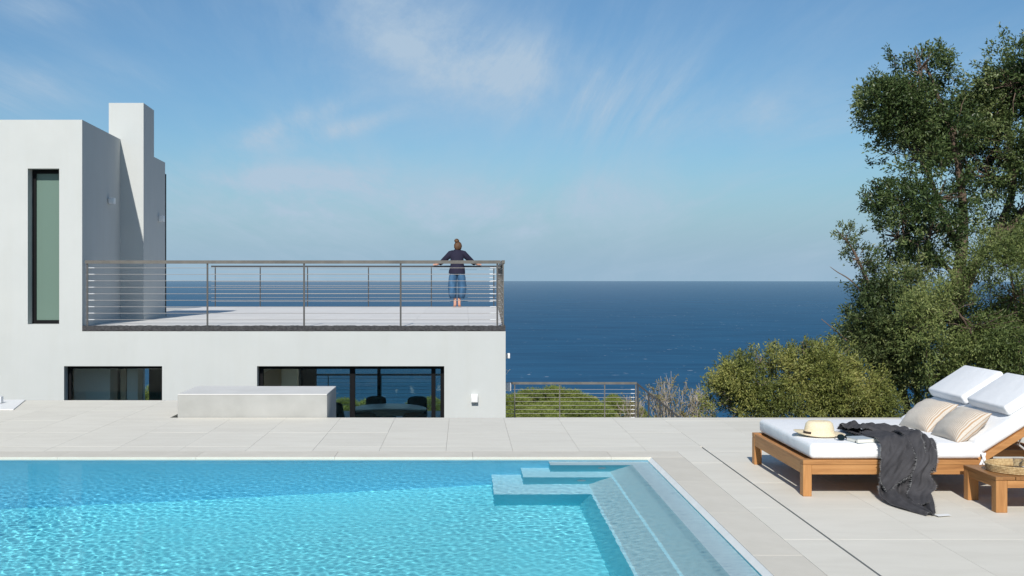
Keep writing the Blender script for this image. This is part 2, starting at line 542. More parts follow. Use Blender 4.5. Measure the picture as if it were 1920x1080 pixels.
def tube_vf(pts, rad, seg=8, V=None, F=None, caps=True, flat=None):
    """a tapered tube along pts, appended to V, F; rad is a radius or (rx, ry) for each point"""
    V = [] if V is None else V
    F = [] if F is None else F
    P = [Vector(p) for p in pts]
    n0 = len(V)
    ref = Vector((0, 0, 1))
    t0 = (P[1] - P[0]).normalized()
    if abs(t0.dot(ref)) > 0.95:
        ref = Vector((1, 0, 0))
    a = t0.cross(ref).normalized()
    for i, p in enumerate(P):
        t = (P[min(i + 1, len(P) - 1)] - P[max(i - 1, 0)]).normalized()
        a = (a - t * a.dot(t)).normalized()
        b = t.cross(a)
        r = rad[i] if isinstance(rad, (list, tuple)) else rad
        ra, rb = r if isinstance(r, (list, tuple)) else (r, r)
        for s in range(seg):
            th = 2 * math.pi * s / seg
            V.append(tuple(p + a * (ra * math.cos(th)) + b * (rb * math.sin(th))))
    for i in range(len(P) - 1):
        for s in range(seg):
            q = n0 + i * seg
            F.append((q + s, q + (s + 1) % seg, q + seg + (s + 1) % seg, q + seg + s))
    if caps:
        F.append(tuple(n0 + s for s in range(seg))[::-1])
        F.append(tuple(n0 + (len(P) - 1) * seg + s for s in range(seg)))
    return V, F


def tube(name, pts, rad, mat, parent=None, seg=8):
    V, F = tube_vf(pts, rad, seg)
    o = mesh(name, V, F, mat, parent, True)
    o.data.set_sharp_from_angle(angle=R(50))
    return o


def loft(name, rings, mat, parent=None, seg=20, cap=True):
    """rings: (cx, cy, cz, rx, ry) stacked ellipses"""
    V, F = [], []
    for cx, cy, cz, rx, ry in rings:
        for s in range(seg):
            th = 2 * math.pi * s / seg
            V.append((cx + rx * math.cos(th), cy + ry * math.sin(th), cz))
    for i in range(len(rings) - 1):
        for s in range(seg):
            q = i * seg
            F.append((q + s, q + (s + 1) % seg, q + seg + (s + 1) % seg, q + seg + s))
    if cap:
        F.append(tuple(range(seg))[::-1])
        F.append(tuple((len(rings) - 1) * seg + s for s in range(seg)))
    return mesh(name, V, F, mat, parent, True)


def share(o, name, loc, parent):
    """another object on the same mesh data"""
    c = bpy.data.objects.new(name, o.data)
    c.location = loc
    COL.objects.link(c)
    return par(c, parent)


# ------------------------------------------------------------------ sea and hillside
SEA = -72.0
V, F = [(0, 0, SEA)], []
radii = [40 * (36000 / 40) ** (i / 70) for i in range(71)]
NS = 128
for r in radii:
    for s in range(NS):
        th = 2 * math.pi * s / NS
        V.append((r * math.cos(th), r * math.sin(th), SEA - r * r / (2 * 7.4e6)))   # the earth's curve
for s in range(NS):
    F.append((0, 1 + s, 1 + (s + 1) % NS))
for i in range(70):
    for s in range(NS):
        q = 1 + i * NS
        F.append((q + s, q + NS + s, q + NS + (s + 1) % NS, q + (s + 1) % NS))
tag(mesh('sea', V, F, 'sea', None, True), kind='structure')

gx = np.concatenate([np.linspace(-260, -22, 18), np.linspace(-20, 26, 47), np.linspace(30, 260, 18)])
gy = np.concatenate([np.linspace(-120, 2, 14), np.linspace(4, 60, 57), np.linspace(64, 320, 50)])
prof_y = [-120, 0, 13, 20, 32, 40, 60, 90, 160, 300, 330]
prof_z = [14, -1.6, -1.6, -2.2, -2.9, -6.0, -13.0, -22, -48, -84, -90]
rng = np.random.default_rng(5)
GX, GY = np.meshgrid(gx, gy, indexing='ij')
GZ = np.interp(GY, prof_y, prof_z)
GZ = GZ + 0.22 * np.sin(GX * 0.9 + 1.3) * np.sin(GY * 0.7) * np.clip((GY - 15) / 6, 0, 1)
GZ = GZ + 2.0 * np.sin(GX * 0.05 + 0.4) * np.clip((GY - 45) / 40, 0, 1)
GZ = np.where(GY < 12.9, np.where(GY > 3, -3.6, GZ), GZ)
GZ = np.where((GY < 32.5) & (GY > 12.9) & (GX < 5.2), np.minimum(GZ, -2.45), GZ)
nx, ny = len(gx), len(gy)
idx = np.arange(nx * ny).reshape(nx, ny)
q = np.stack([idx[:-1, :-1], idx[1:, :-1], idx[1:, 1:], idx[:-1, 1:]], -1).reshape(-1, 4)
tag(mesh('hillside', np.stack([GX, GY, GZ], -1).reshape(-1, 3).tolist(), q.tolist(), 'earth', None, True), kind='structure')

# ------------------------------------------------------------------ pool
WL = -0.03                                   # water level below the deck
PX0, PX1, PY0, PY1 = -8.0, 1.67, 4.3, 10.77


def depth(x):
    return 1.12 + 0.24 * max(0.0, 0.3 - x)


def receive(o):
    o.cycles.is_caustics_receiver = True
    return o


pool = tag(empty('swimming_pool', (PX0, PY0, -2.2)), kind='structure')
xs = [PX0, -4, 0.3, PX1]
receive(mesh('pool_floor', [(x, y, WL - depth(x)) for x in xs for y in (PY0, PY1)],
             [(0, 2, 3, 1), (2, 4, 5, 3), (4, 6, 7, 5)], 'pool_plaster', pool))
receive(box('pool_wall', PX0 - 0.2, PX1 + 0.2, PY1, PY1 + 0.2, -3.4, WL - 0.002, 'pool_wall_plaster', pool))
receive(box('pool_wall', PX1, PX1 + 0.2, PY0 - 0.2, PY1, -3.4, WL - 0.002, 'pool_plaster', pool))
box('pool_wall', PX0 - 0.2, PX0, PY0 - 0.2, PY1, -3.4, WL - 0.002, 'pool_plaster', pool)
box('pool_wall', PX0, PX1, PY0 - 0.2, PY0, -3.4, WL - 0.002, 'pool_plaster', pool)
box('pool_rim', PX0 - 0.2, PX1 + 0.2, PY1 + 0.001, PY1 + 0.2, WL - 0.002, -0.0225, 'waterline_tile', pool)
# along the side the rim is shaped as a slope to catch the sun
mesh('pool_rim', [(PX1 + 0.001, PY0, WL - 0.002), (PX1 + 0.001, PY1, WL - 0.002), (PX1 + 0.034, PY1, -0.003), (PX1 + 0.034, PY0, -0.003), (PX1 + 0.034, PY0, WL - 0.002), (PX1 + 0.034, PY1, WL - 0.002)],
     [(0, 1, 2, 3), (3, 2, 5, 4), (0, 4, 5, 1), (0, 3, 4), (1, 5, 2)], 'pool_rim', pool)
# three L-shaped steps that wrap the far corner and run on along the side
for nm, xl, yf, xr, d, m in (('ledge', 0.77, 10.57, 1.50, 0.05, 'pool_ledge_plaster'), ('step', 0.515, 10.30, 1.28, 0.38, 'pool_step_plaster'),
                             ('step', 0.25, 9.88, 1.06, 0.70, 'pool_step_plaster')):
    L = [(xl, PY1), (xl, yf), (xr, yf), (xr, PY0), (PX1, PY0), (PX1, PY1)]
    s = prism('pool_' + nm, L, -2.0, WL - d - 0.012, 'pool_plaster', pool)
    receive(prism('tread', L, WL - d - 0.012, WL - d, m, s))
    # along the side the risers are sloped to catch light, the upper ones paled
    run, drop = {0.05: (0.20, 0.335), 0.38: (0.20, 0.325)}.get(d, (0.10, 0.43))
    zt, zb = WL - d - 0.001, WL - d - drop
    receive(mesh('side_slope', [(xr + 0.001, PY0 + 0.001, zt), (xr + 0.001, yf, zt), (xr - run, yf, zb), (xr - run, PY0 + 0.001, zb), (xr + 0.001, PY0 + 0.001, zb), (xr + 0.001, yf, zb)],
                 [(0, 3, 2, 1), (1, 2, 5), (0, 4, 3), (3, 4, 5, 2)], 'pool_slope_lit' if d < 0.6 else 'pool_plaster', s))
for x, y, z in ((1.23, 10.57, WL - 0.2), (1.02, 10.30, WL - 0.53)):
    tube('pool_jet', [(x, y + 0.01, z), (x, y - 0.008, z)], 0.035, 'white_metal', pool, 16)
# the water: a rippled surface, its wave trains of many lengths and directions
stp = 0.0085
ax = np.concatenate([np.arange(PX0, -4.9, 0.05), np.arange(-4.9, PX1, stp), [PX1]])
ay = np.concatenate([np.arange(PY0, 6.2, 0.05), np.arange(6.2, PY1, stp), [PY1]])
WX, WY = np.meshgrid(ax, ay, indexing='ij')
WZ = np.zeros_like(WX)
rng = np.random.default_rng(3)
for i in range(70):
    lam = 0.033 * (0.15 / 0.033) ** rng.random()
    th = rng.normal(0.9, 1.0)
    kk = 2 * math.pi / lam
    amp = 0.00019 * lam * (lam / 0.08) ** 0.15
    WZ += amp * np.sin(kk * (WX * math.cos(th) + WY * math.sin(th)) + rng.random() * 6.283)
calm = 0.78 + 0.20 * np.sin(WX * 0.9 + 1.1 * np.sin(WY * 0.7)) + 0.16 * np.sin(WY * 1.7 - WX * 1.3 + 0.6) + 0.10 * np.sin(WX * 3.1 + WY * 2.3)
WZ *= calm                                   # breeze: calmer and livelier patches
nx, ny = len(ax), len(ay)
idx = np.arange(nx * ny).reshape(nx, ny)
q = np.stack([idx[:-1, :-1], idx[1:, :-1], idx[1:, 1:], idx[:-1, 1:]], -1).reshape(-1, 4).astype(np.int32)


def npmesh(name, verts, quads, mat, parent=None, smooth=False, tint=None, k=4):
    me = bpy.data.meshes.new(name)
    me.vertices.add(len(verts))
    me.vertices.foreach_set('co', np.ascontiguousarray(verts, np.float32).ravel())
    me.loops.add(quads.size)
    me.loops.foreach_set('vertex_index', np.ascontiguousarray(quads, np.int32).ravel())
    me.polygons.add(len(quads))
    me.polygons.foreach_set('loop_start', np.arange(0, quads.size, k, dtype=np.int32))
    me.polygons.foreach_set('use_smooth', np.full(len(quads), smooth))
    me.update(calc_edges=True)
    me.validate()
    if tint is not None:
        a = me.attributes.new('tint', 'FLOAT', 'FACE')
        a.data.foreach_set('value', np.ascontiguousarray(tint, np.float32))
    me.materials.append(MATS[mat])
    o = bpy.data.objects.new(name, me)
    COL.objects.link(o)
    return par(o, parent)


water = npmesh('pool_water', np.stack([WX, WY, WL + WZ], -1).reshape(-1, 3), q, 'pool_water', None, True)
water.cycles.is_caustics_caster = True
tag(water, kind='structure')

# ------------------------------------------------------------------ pool deck: slab, paving tiles, coping
DX0, DX1 = -10.0, 8.6
deck = boxes('pool_deck', [(DX0, DX1, PY1 + 0.2, 13.76, -0.4, -0.022), (PX1 + 0.2, DX1, -3, PY1 + 0.2, -0.4, -0.022),
                           (DX0, PX1 + 0.2, -3, PY0 - 0.2, -0.4, -0.022), (DX0, PX0 - 0.2, PY0 - 0.2, PY1 + 0.2, -0.4, -0.022),
                           (DX0, -3.43, 13.76, 15.68, -0.4, -0.022)], 'grout')
tag(deck, kind='structure')
TILE = {}
G = 0.0018


def tile(name, x0, x1, y0, y1, mat, parent, ztop=0.0, th=0.02):
    w, d = round(x1 - x0 - G, 4), round(y1 - y0 - G, 4)
    if w < 0.02 or d < 0.02:
        return
    key = (w, d, mat, th)
    if key not in TILE:
        bm = bmesh.new()
        vs = [bm.verts.new(p) for p in boxv(-w / 2, w / 2, -d / 2, d / 2, -th, 0)]
        for f in BF:
            bm.faces.new([vs[i] for i in f])
        bmesh.ops.recalc_face_normals(bm, faces=bm.faces[:])
        bmesh.ops.bevel(bm, geom=[e for e in bm.edges if all(v.co.z > -0.001 for v in e.verts)], offset=0.0012, segments=1, affect='EDGES')
        me = bpy.data.meshes.new(name)
        bm.to_mesh(me); bm.free()
        me.materials.append(MATS[mat])
        TILE[key] = me
    o = bpy.data.objects.new(name, TILE[key])
    o.location = ((x0 + x1) / 2, (y0 + y1) / 2, ztop + rnd.uniform(-0.0006, 0.0006))
    COL.objects.link(o)
    return par(o, parent)


colx = [-0.17 + 0.63 * k for k in range(-16, 4)]
right_cols = [2.297 + 0.63 * k for k in range(0, 11)]
rows_far = [11.13, 11.45, 12.46, 13.47, 13.77]
for j in range(4):
    cs = colx + [2.283 if j == 0 else 2.290]
    for a, b in zip(cs[:-1], cs[1:]):
        tile('tile', a, b, rows_far[j], rows_far[j + 1], 'paving', deck)
    cs = right_cols if j == 0 else [2.290] + right_cols[1:]
    for a, b in zip(cs[:-1], cs[1:]):
        tile('tile', a, b, rows_far[j], rows_far[j + 1], 'paving', deck)
rows_left = [13.77, 14.48, 15.49, 15.69]
cl = [c for c in colx if c < -3.6] + [-3.42]
for j in range(3):
    for a, b in zip(cl[:-1], cl[1:]):
        tile('tile', a, b, rows_left[j], rows_left[j + 1], 'paving', deck)
rows_r = [11.13, 10.44, 9.43, 8.42, 7.41, 6.40, 5.39, 4.38, 3.37]
for j in range(len(rows_r) - 1):
    tile('tile', 2.0, 2.283, rows_r[j + 1], rows_r[j], 'paving', deck)
    for a, b in zip(right_cols[:-1], right_cols[1:]):
        tile('tile', a, b, rows_r[j + 1], rows_r[j], 'paving', deck)
x = DX0
xe = [DX0 + 1.26 * i for i in range(10)] + [2.0]
for a, b in zip(xe[:-1], xe[1:]):
    tile('coping_stone', a, b, PY1, 11.13, 'coping', deck, 0.0, 0.0225)
ye = [PY0] + [PY1 - 1.26 * i for i in range(5, -1, -1)]
for a, b in zip(ye[:-1], ye[1:]):
    tile('coping_stone', PX1 + 0.034, 2.0, a, b, 'coping', deck, 0.0, 0.0225)
box('drain_slot', 2.2835, 2.2965, 3.4, 11.45, -0.0215, -0.017, 'slot', deck)

# ------------------------------------------------------------------ house
FY = 18.108                                   # facade plane
HT = 0.80                                     # top of the low wing
LOW = -1.95                                   # lower floor level
TER = 0.87                                    # roof terrace level


def cell_wall(name, xsplit, zsplit, solid, y0, y1, mat, parent):
    """a wall slab y0..y1 on an x/z grid; solid(xc, zc) says which cells are wall; one clean mesh with reveals"""
    V, F, ids = [], [], {}

    def vid(i, j, yy):
        if (i, j, yy) not in ids:
            ids[(i, j, yy)] = len(V)
            V.append((xsplit[i], y0 if yy == 0 else y1, zsplit[j]))
        return ids[(i, j, yy)]
    nx, nz = len(xsplit) - 1, len(zsplit) - 1
    S = [[solid((xsplit[i] + xsplit[i + 1]) / 2, (zsplit[j] + zsplit[j + 1]) / 2) for j in range(nz)] for i in range(nx)]

    def at(i, j):
        return 0 <= i < nx and 0 <= j < nz and S[i][j]
    for i in range(nx):
        for j in range(nz):
            if not S[i][j]:
                continue
            F.append((vid(i, j, 0), vid(i + 1, j, 0), vid(i + 1, j + 1, 0), vid(i, j + 1, 0)))
            F.append((vid(i, j, 1), vid(i, j + 1, 1), vid(i + 1, j + 1, 1), vid(i + 1, j, 1)))
            if not at(i - 1, j): F.append((vid(i, j, 0), vid(i, j + 1, 0), vid(i, j + 1, 1), vid(i, j, 1)))
            if not at(i + 1, j): F.append((vid(i + 1, j, 0), vid(i + 1, j, 1), vid(i + 1, j + 1, 1), vid(i + 1, j + 1, 0)))
            if not at(i, j - 1): F.append((vid(i, j, 0), vid(i, j, 1), vid(i + 1, j, 1), vid(i + 1, j, 0)))
            if not at(i, j + 1): F.append((vid(i, j + 1, 0), vid(i + 1, j + 1, 0), vid(i + 1, j + 1, 1), vid(i, j + 1, 1)))
    return mesh(name, V, F, mat, parent)


house = tag(empty('modern_house', (-3, 18.1, LOW)),
            'white flat-roofed modern house with tall chimney and long roof terrace', 'house')
W_BIG = (-3.165, -0.302, LOW, 0.267)
W_LEFT = (-6.117, -4.617, LOW, 0.267)
W_TALL = (-6.672, -6.191, 0.908, 3.29)
XL = -11.0


def solid(x, z):
    if x > -5.84 and z > HT:
        return False
    for a, b, c, d in (W_BIG, W_LEFT, W_TALL):
        if a < x < b and c < z < d:
            return False
    return True


fw = cell_wall('front_wall', sorted({XL, -6.672, -6.191, -6.117, -5.84, -4.617, -3.165, -0.302, 0.636}),
               sorted({LOW, 0.267, HT, 0.908, 3.29, 4.036}), solid, FY, FY + 0.27, 'plaster', house)
for v in fw.data.vertices:
    if abs(v.co.x + 5.84) < 1e-3 and v.co.z > HT + 0.01 and v.co.y > FY + 0.1:
        v.co.x -= 0.0172
Y2 = FY + 0.27
prism('upper_block', [(XL, Y2 + 0.30), (-5.877, Y2 + 0.30), (-6.006, 20.69), (XL, 20.69)], HT, 4.036, 'plaster', house)
prism('upper_side_wall', [(-6.10, Y2), (-5.8572, Y2), (-5.877, Y2 + 0.30), (-6.10, Y2 + 0.30)], HT, 4.036, 'plaster', house)
box('roof_edge', XL, -6.10, Y2, Y2 + 0.30, 3.8, 4.036, 'plaster', house)
prism('chimney', [(-6.207, 20.69), (-5.60, 20.69), (-5.660, 21.62), (-6.27, 21.62)], HT, 4.67, 'plaster', house)
prism('rear_block', [(XL, 20.69), (-6.207, 20.69), (-6.27, 21.62), (-5.660, 21.62), (-5.73, 22.70), (XL, 22.70)], HT, 3.82, 'plaster', house)
box('door_frame', -5.78, -5.722, 22.702, 22.76, TER, 3.60, 'black_metal', house)
prism('right_wall', [(0.386, Y2), (0.636, Y2), (0.895, 29.88), (0.645, 29.88)], LOW, HT, 'plaster', house)
box('left_wall', XL, XL + 0.25, Y2, 29.88, LOW, HT - 0.26, 'plaster', house)
prism('terrace_slab', [(XL, Y2), (0.386, Y2), (0.645, 29.88), (XL, 29.88)], HT - 0.25, 0.846, 'concrete', house)
prism('terrace_edge', [(-6.45, 29.88), (0.895, 29.88), (0.897, 29.95), (-6.45, 29.95)], 0.45, TER, 'plaster', house)
prism('terrace_edge', [(0.386, Y2), (0.636, Y2), (0.895, 29.88), (0.645, 29.88)], HT + 0.001, TER - 0.002, 'bitumen', house)
# the dark waterproofed kerb along the terrace front, a little ragged
n = 160
V, F = [], []
for i in range(n + 1):
    xx = -5.838 + (0.634 + 5.838) * i / n
    zt = 0.884 + rnd.uniform(-0.006, 0.004)
    zb = HT + 0.002 + rnd.uniform(-0.001, 0.012) * (1 if 0 < i < n else 0)
    V += [(xx, FY - 0.004, zb), (xx, FY - 0.004, zt), (xx, FY + 0.12, zt), (xx, FY + 0.12, HT)]
for i in range(n):
    q0 = 4 * i
    F += [(q0, q0 + 4, q0 + 5, q0 + 1), (q0 + 1, q0 + 5, q0 + 6, q0 + 2), (q0 + 2, q0 + 6, q0 + 7, q0 + 3)]
F += [(0, 1, 2, 3), (4 * n, 4 * n + 3, 4 * n + 2, 4 * n + 1)]
mesh('terrace_kerb', V, F, 'bitumen', house)
# terrace paving
tf = prism('terrace_floor', [(-5.86, FY + 0.12), (0.60, FY + 0.12), (0.86, 29.86), (-6.45, 29.86)], 0.8465, 0.85, 'grout', house)
tx = [-6.5 + 0.94 * i for i in range(8)] + [0.84]
ty = [18.235] + [18.235 + 0.94 * i for i in range(1, 12)] + [29.87]
for a, b in zip(tx[:-1], tx[1:]):
    for c, d in zip(ty[:-1], ty[1:]):
        a2, b2 = a, b
        edge = 0.60 + 0.0225 * (c - 18.2)
        wall = -5.86 - 0.0635 * (c - 18.36) if c < 20.6 else (-5.60 - 0.0635 * (c - 20.69) if c < 22.7 else -6.5)
        a2 = max(a2, min(wall, a2 + 0.93) - 0.02)
        b2 = min(b2, edge)
        tile('terrace_tile', a2, b2, c, d, 'terrace_tile', tf, TER, 0.02)
for nm, p in (('skirting', [(-5.8650, Y2 + 0.02), (-5.853, Y2 + 0.02), (-5.993, 20.685), (-6.004, 20.685)]),
              ('skirting', [(-6.0, 20.678), (-5.60, 20.678), (-5.60, 20.689), (-6.0, 20.689)]),
              ('skirting', [(-5.599, 20.678), (-5.588, 20.678), (-5.718, 22.70), (-5.729, 22.70)])):
    prism(nm, p, TER, TER + 0.075, 'plaster', house)

# windows
def window(x0, x1, z0, z1, yf, mull, parent, pane='window_glass', fr=0.05, d=0.07, top=0.05, extra=()):
    w = empty('window', ((x0 + x1) / 2, yf, z0))
    par(w, parent)

    def sub(o):
        return par(o, w)
    sub(boxes('frame', [(x0, x1, yf, yf + d, z1 - top, z1), (x0, x1, yf, yf + d, z0, z0 + fr),
                        (x0, x0 + fr, yf, yf + d, z0 + fr, z1 - top), (x1 - fr, x1, yf, yf + d, z0 + fr, z1 - top)] +
              [(a, b, yf + 0.004, yf + d - 0.004, z0 + fr, z1 - top) for a, b in mull], 'black_metal'))
    cuts = [x0 + fr] + [c for m in mull for c in m] + [x1 - fr]
    for a, b in zip(cuts[::2], cuts[1::2]):
        if b - a > 0.02:
            sub(box('pane', a - 0.004, b + 0.004, yf + d * 0.45, yf + d * 0.45 + 0.006, z0 + fr - 0.004, z1 - top + 0.004, pane))
    return w


window(W_TALL[0] + 0.001, W_TALL[1] - 0.001, W_TALL[2] + 0.001, W_TALL[3] - 0.001, FY + 0.19, [], house, 'frosted_glass', 0.055, 0.07, 0.06)
window(W_BIG[0] + 0.001, W_BIG[1] - 0.001, LOW + 0.002, W_BIG[3] - 0.001, FY + 0.17, [(-1.765, -1.685), (-0.505, -0.44)], house, 'window_glass', 0.06, 0.09, 0.055)
window(W_LEFT[0] + 0.001, W_LEFT[1] - 0.001, LOW + 0.002, W_LEFT[3] - 0.001, FY + 0.17, [], house, 'window_glass', 0.05, 0.08, 0.05)

# rooms behind the glass
box('room_floor', XL, 0.386, Y2, 29.8, LOW - 0.15, LOW, 'interior_floor', house)
BK = 28.6
def solidb(x, z):
    if -3.95 < x < 0.50 and z < 0.42: return False
    if -7.76 < x < -7.61 and z < 0.36: return False
    return True
cell_wall('rear_wall', [XL + 0.25, -7.76, -7.61, -3.95, 0.50], [LOW, 0.36, 0.42, HT - 0.2505], solidb, BK, BK + 0.2, 'interior_wall', house)
window(-3.949, 0.499, LOW + 0.002, 0.419, BK + 0.05, [(-2.10, -2.02)], house, 'window_glass', 0.06, 0.08, 0.05)
box('column', -2.71, -2.50, 19.9, 20.1, LOW, HT - 0.2505, 'interior_dark', house)
box('partition', -4.35, -4.25, Y2, 27.2, LOW, HT - 0.2505, 'interior_wall', house)
box('stub_wall', -3.34, -2.76, 19.6, 19.75, LOW, 0.468, 'interior_wall', house)
mesh('stair_side', [(-3.34, 19.52, LOW), (-3.02, 19.52, LOW), (-3.02, 19.52, 0.20), (-3.34, 19.52, 0.02), (-3.34, 19.59, LOW), (-3.02, 19.59, LOW), (-3.02, 19.59, 0.20), (-3.34, 19.59, 0.02)],
     [(0, 1, 2, 3), (4, 7, 6, 5), (3, 2, 6, 7), (1, 5, 6, 2), (0, 3, 7, 4)], 'interior_brown', house)
box('closet', -6.26, -5.68, 19.0, 19.4, LOW, 0.24, 'interior_grey', house)
box('closet', -5.51, -5.425, 19.0, 19.3, LOW, 0.24, 'interior_brown', house)
box('closet', -5.415, -5.24, 19.02, 19.3, LOW, 0.24, 'interior_grey', house)
box('ceiling_projector', -1.52, -1.38, 23.0, 23.5, 0.28, 0.40, 'interior_brown', house)
box('ceiling_panel', -4.24, 0.38, Y2, 28.4, 0.47, HT - 0.251, 'interior_wall', house)

# ------------------------------------------------------------------ wall lamps
def wall_lamp(x, y, z, label, w=0.095, h=0.115, dpt=0.09, face='front'):
    r = tag(empty('wall_lamp', (x, y, z)), label, 'lamp', 'white box wall lamps')
    if face == 'front':
        box('lamp_body', x - w / 2, x + w / 2, y - dpt, y - 0.012, z - h / 2, z + h / 2, 'white_metal', r, 0.004, 2)
        box('back_plate', x - w / 2 + 0.015, x + w / 2 - 0.015, y - 0.012, y - 0.001, z - h / 2 + 0.015, z + h / 2 - 0.015, 'white_metal', r)
    else:
        box('lamp_body', x + 0.012, x + dpt, y - w / 2, y + w / 2, z - h / 2, z + h / 2, 'white_metal', r, 0.004, 2)
        box('back_plate', x + 0.0, x + 0.012, y - w / 2 + 0.015, y + w / 2 - 0.015, z - h / 2 + 0.015, z + h / 2 - 0.015, 'white_metal', r)


wall_lamp(0.160, FY, -0.215, 'white box wall lamp on the white facade beside the wide window', 0.1, 0.125)
wall_lamp(-5.94, 19.8, 2.90, 'white box wall lamp on shaded terrace wall before the chimney', 0.11, 0.10, 0.1, 'side')
wall_lamp(-5.685, 22.05, 2.71, 'small white wall lamp on shaded wall just behind the chimney', 0.11, 0.11, 0.1, 'side')
wall_lamp(0.66, 19.1, 0.36, 'upper white box lamp on the house corner facing the sea', 0.1, 0.08, 0.08, 'side')
wall_lamp(0.665, 19.3, -0.16, 'lower white box lamp on the house corner facing the sea', 0.1, 0.13, 0.10, 'side')
br = tag(empty('wall_hook', (0.67, 19.4, 0.05)), 'white forked hook on the house corner above the patio railing', 'hook')
tube('stem', [(0.655, 19.4, 0.03), (0.70, 19.4, 0.045), (0.715, 19.4, 0.075)], 0.008, 'white_metal', br, 6)
tube('prong', [(0.715, 19.4, 0.075), (0.73, 19.4, 0.10), (0.76, 19.4, 0.115)], 0.007, 'white_metal', br, 6)
tube('prong', [(0.715, 19.4, 0.075), (0.70, 19.4, 0.105), (0.675, 19.4, 0.12)], 0.007, 'white_metal', br, 6)
sl = tag(empty('deck_spotlight', (-5.98, 15.2, 0)), 'small white box spotlight on the paving by the house', 'lamp')
box('lamp_body', -6.045, -5.93, 15.15, 15.25, 0.02, 0.10, 'white_metal', sl, 0.006, 2)
box('foot', -6.03, -5.95, 15.17, 15.23, 0.0, 0.02, 'white_metal', sl)
tag(prism('plaster_slab', [(-6.9, 14.53), (-5.53, 14.53), (-5.80, 15.66), (-6.9, 15.66)], 0.0015, 0.012, 'white_metal'),
    'thin white plaster slab lying on the paving beside the spotlight', 'slab')

# concrete parapet box at the deck edge
cp = tag(empty('concrete_parapet', (-2.45, 14.3, 0)), 'long low pale concrete block at the deck edge before the house', 'block')
box('block', -3.335, -1.594, 13.785, 14.77, -0.4, 0.258, 'dimmed_concrete', cp, 0.006, 2)
box('lit_top', -3.3345, -1.5945, 13.7855, 14.7695, 0.2585, 0.273, 'lit_concrete', cp, 0.003, 1)  # thin added sheet that carries the lighter tone of the top

# ------------------------------------------------------------------ railings
def railing(name, label, p0, p1, z0, ztop, posts, cables, rail=(0.045, 0.05), post=0.026, drop=0.0, m_rail='rail_metal', m_post='rail_metal', ends=(), cr=0.0035, group=None):
    p0, p1 = Vector((*p0, 0)), Vector((*p1, 0))
    d = (p1 - p0); Ln = d.length; d = d / Ln
    nrm = Vector((-d.y, d.x, 0))
    r = tag(empty(name, (p0.x, p0.y, z0)), label, 'railing', group)

    def bar(nm, a, b, w, zb, zt, m):
        A, B = p0 + d * a, p0 + d * b
        V = []
        for P in (A, B):
            for s in (-1, 1):
                for z in (zb, zt):
                    V.append((P.x + nrm.x * s * w / 2, P.y + nrm.y * s * w / 2, z))
        return mesh(nm, V, BF, m, r)
    bar('handrail', 0, Ln, rail[0], ztop - rail[1], ztop, m_rail)
    for t in posts:
        bar('post', t - post / 2, t + post / 2, 0.012 if post < 0.05 else 0.02, z0 - drop, ztop - rail[1], m_post)
    for z in cables:
        A, B = p0, p1
        tube('cable', [(A.x, A.y, z), (B.x, B.y, z)], cr, 'cable', r, 5)
        for t in ends:
            C = p0 + d * t
            D = p0 + d * (t + (0.09 if t < Ln / 2 else -0.09))
            tube('turnbuckle', [(C.x, C.y, z), (D.x, D.y, z)], 0.009, 'steel', r, 6)
    return r


cz = [1.77 - 0.0993 * i for i in range(9)]
fr0 = (-5.80, FY + 0.03)
railing('terrace_railing', 'pool-side terrace railing of thin wires above the dark kerb', fr0, (0.56, FY + 0.03), TER, 1.885,
        [0.03, 1.87, 3.35, 4.83, 6.31], cz, ends=(0.05, 6.29), drop=0.05, cr=0.004, m_post='post_metal')
railing('terrace_railing', 'dark terrace railing the woman holds, with the sea behind', (-6.35, 29.75), (0.83, 29.75), TER, 1.905,
        [0.10, 1.23, 2.42, 3.95, 5.53, 7.10], [1.80 - 0.0993 * i for i in range(9)], rail=(0.05, 0.04), ends=(7.08,), m_rail='dark_rail', m_post='dark_rail', cr=0.004)
railing('terrace_railing', 'side terrace railing running back along the seaward edge', (0.602, FY + 0.06), (0.86, 29.70), TER, 1.888,
        [0.04, 1.9, 3.8, 5.7, 7.6, 9.5, 11.5], cz, rail=(0.05, 0.05), post=0.051, drop=0.06, cr=0.0035)
railing('patio_railing', 'lower patio railing beside the house corner before the pines', (0.92, 28.95), (4.22, 28.95), LOW, -0.95,
        [0.32, 1.42, 2.52, 3.28], [-1.13 - 0.098 * i for i in range(8)], rail=(0.05, 0.055), ends=(3.25,), cr=0.004)
railing('patio_railing', 'patio railing seen through the dining room glass', (-5.2, 31.4), (0.80, 31.4), LOW, -0.95,
        [0.2, 1.6, 3.0, 4.4, 5.8], [-1.08 - 0.098 * i for i in range(8)], rail=(0.05, 0.05), cr=0.004)
sr = tag(empty('stair_railing', (4.3, 28.95, LOW)), 'sloping dark handrail going down steps past the dry shrubs', 'railing')
mesh('handrail', [(4.22, 28.93, -0.955), (4.22, 28.93, -1.01), (5.35, 28.93, -1.92), (5.35, 28.93, -1.865), (4.22, 28.98, -0.955), (4.22, 28.98, -1.01), (5.35, 28.98, -1.92), (5.35, 28.98, -1.865)],
     [(0, 1, 2, 3), (4, 7, 6, 5), (0, 3, 7, 4), (1, 5, 6, 2), (0, 4, 5, 1), (3, 2, 6, 7)], 'dark_rail', sr)
for xx in (4.235, 4.50, 4.78, 5.06):
    zt = -0.98 - (xx - 4.22) * 0.806
    box('post', xx, xx + 0.035, 28.94, 28.97, -3.2, zt, 'dark_rail', sr)
pt = tag(prism('lower_patio', [(XL, 13.9), (4.4, 13.9), (4.4, 29.1), (0.95, 29.1), (0.95, 31.6), (XL, 31.6)], -2.3, LOW - 0.151, 'coping'), kind='structure')
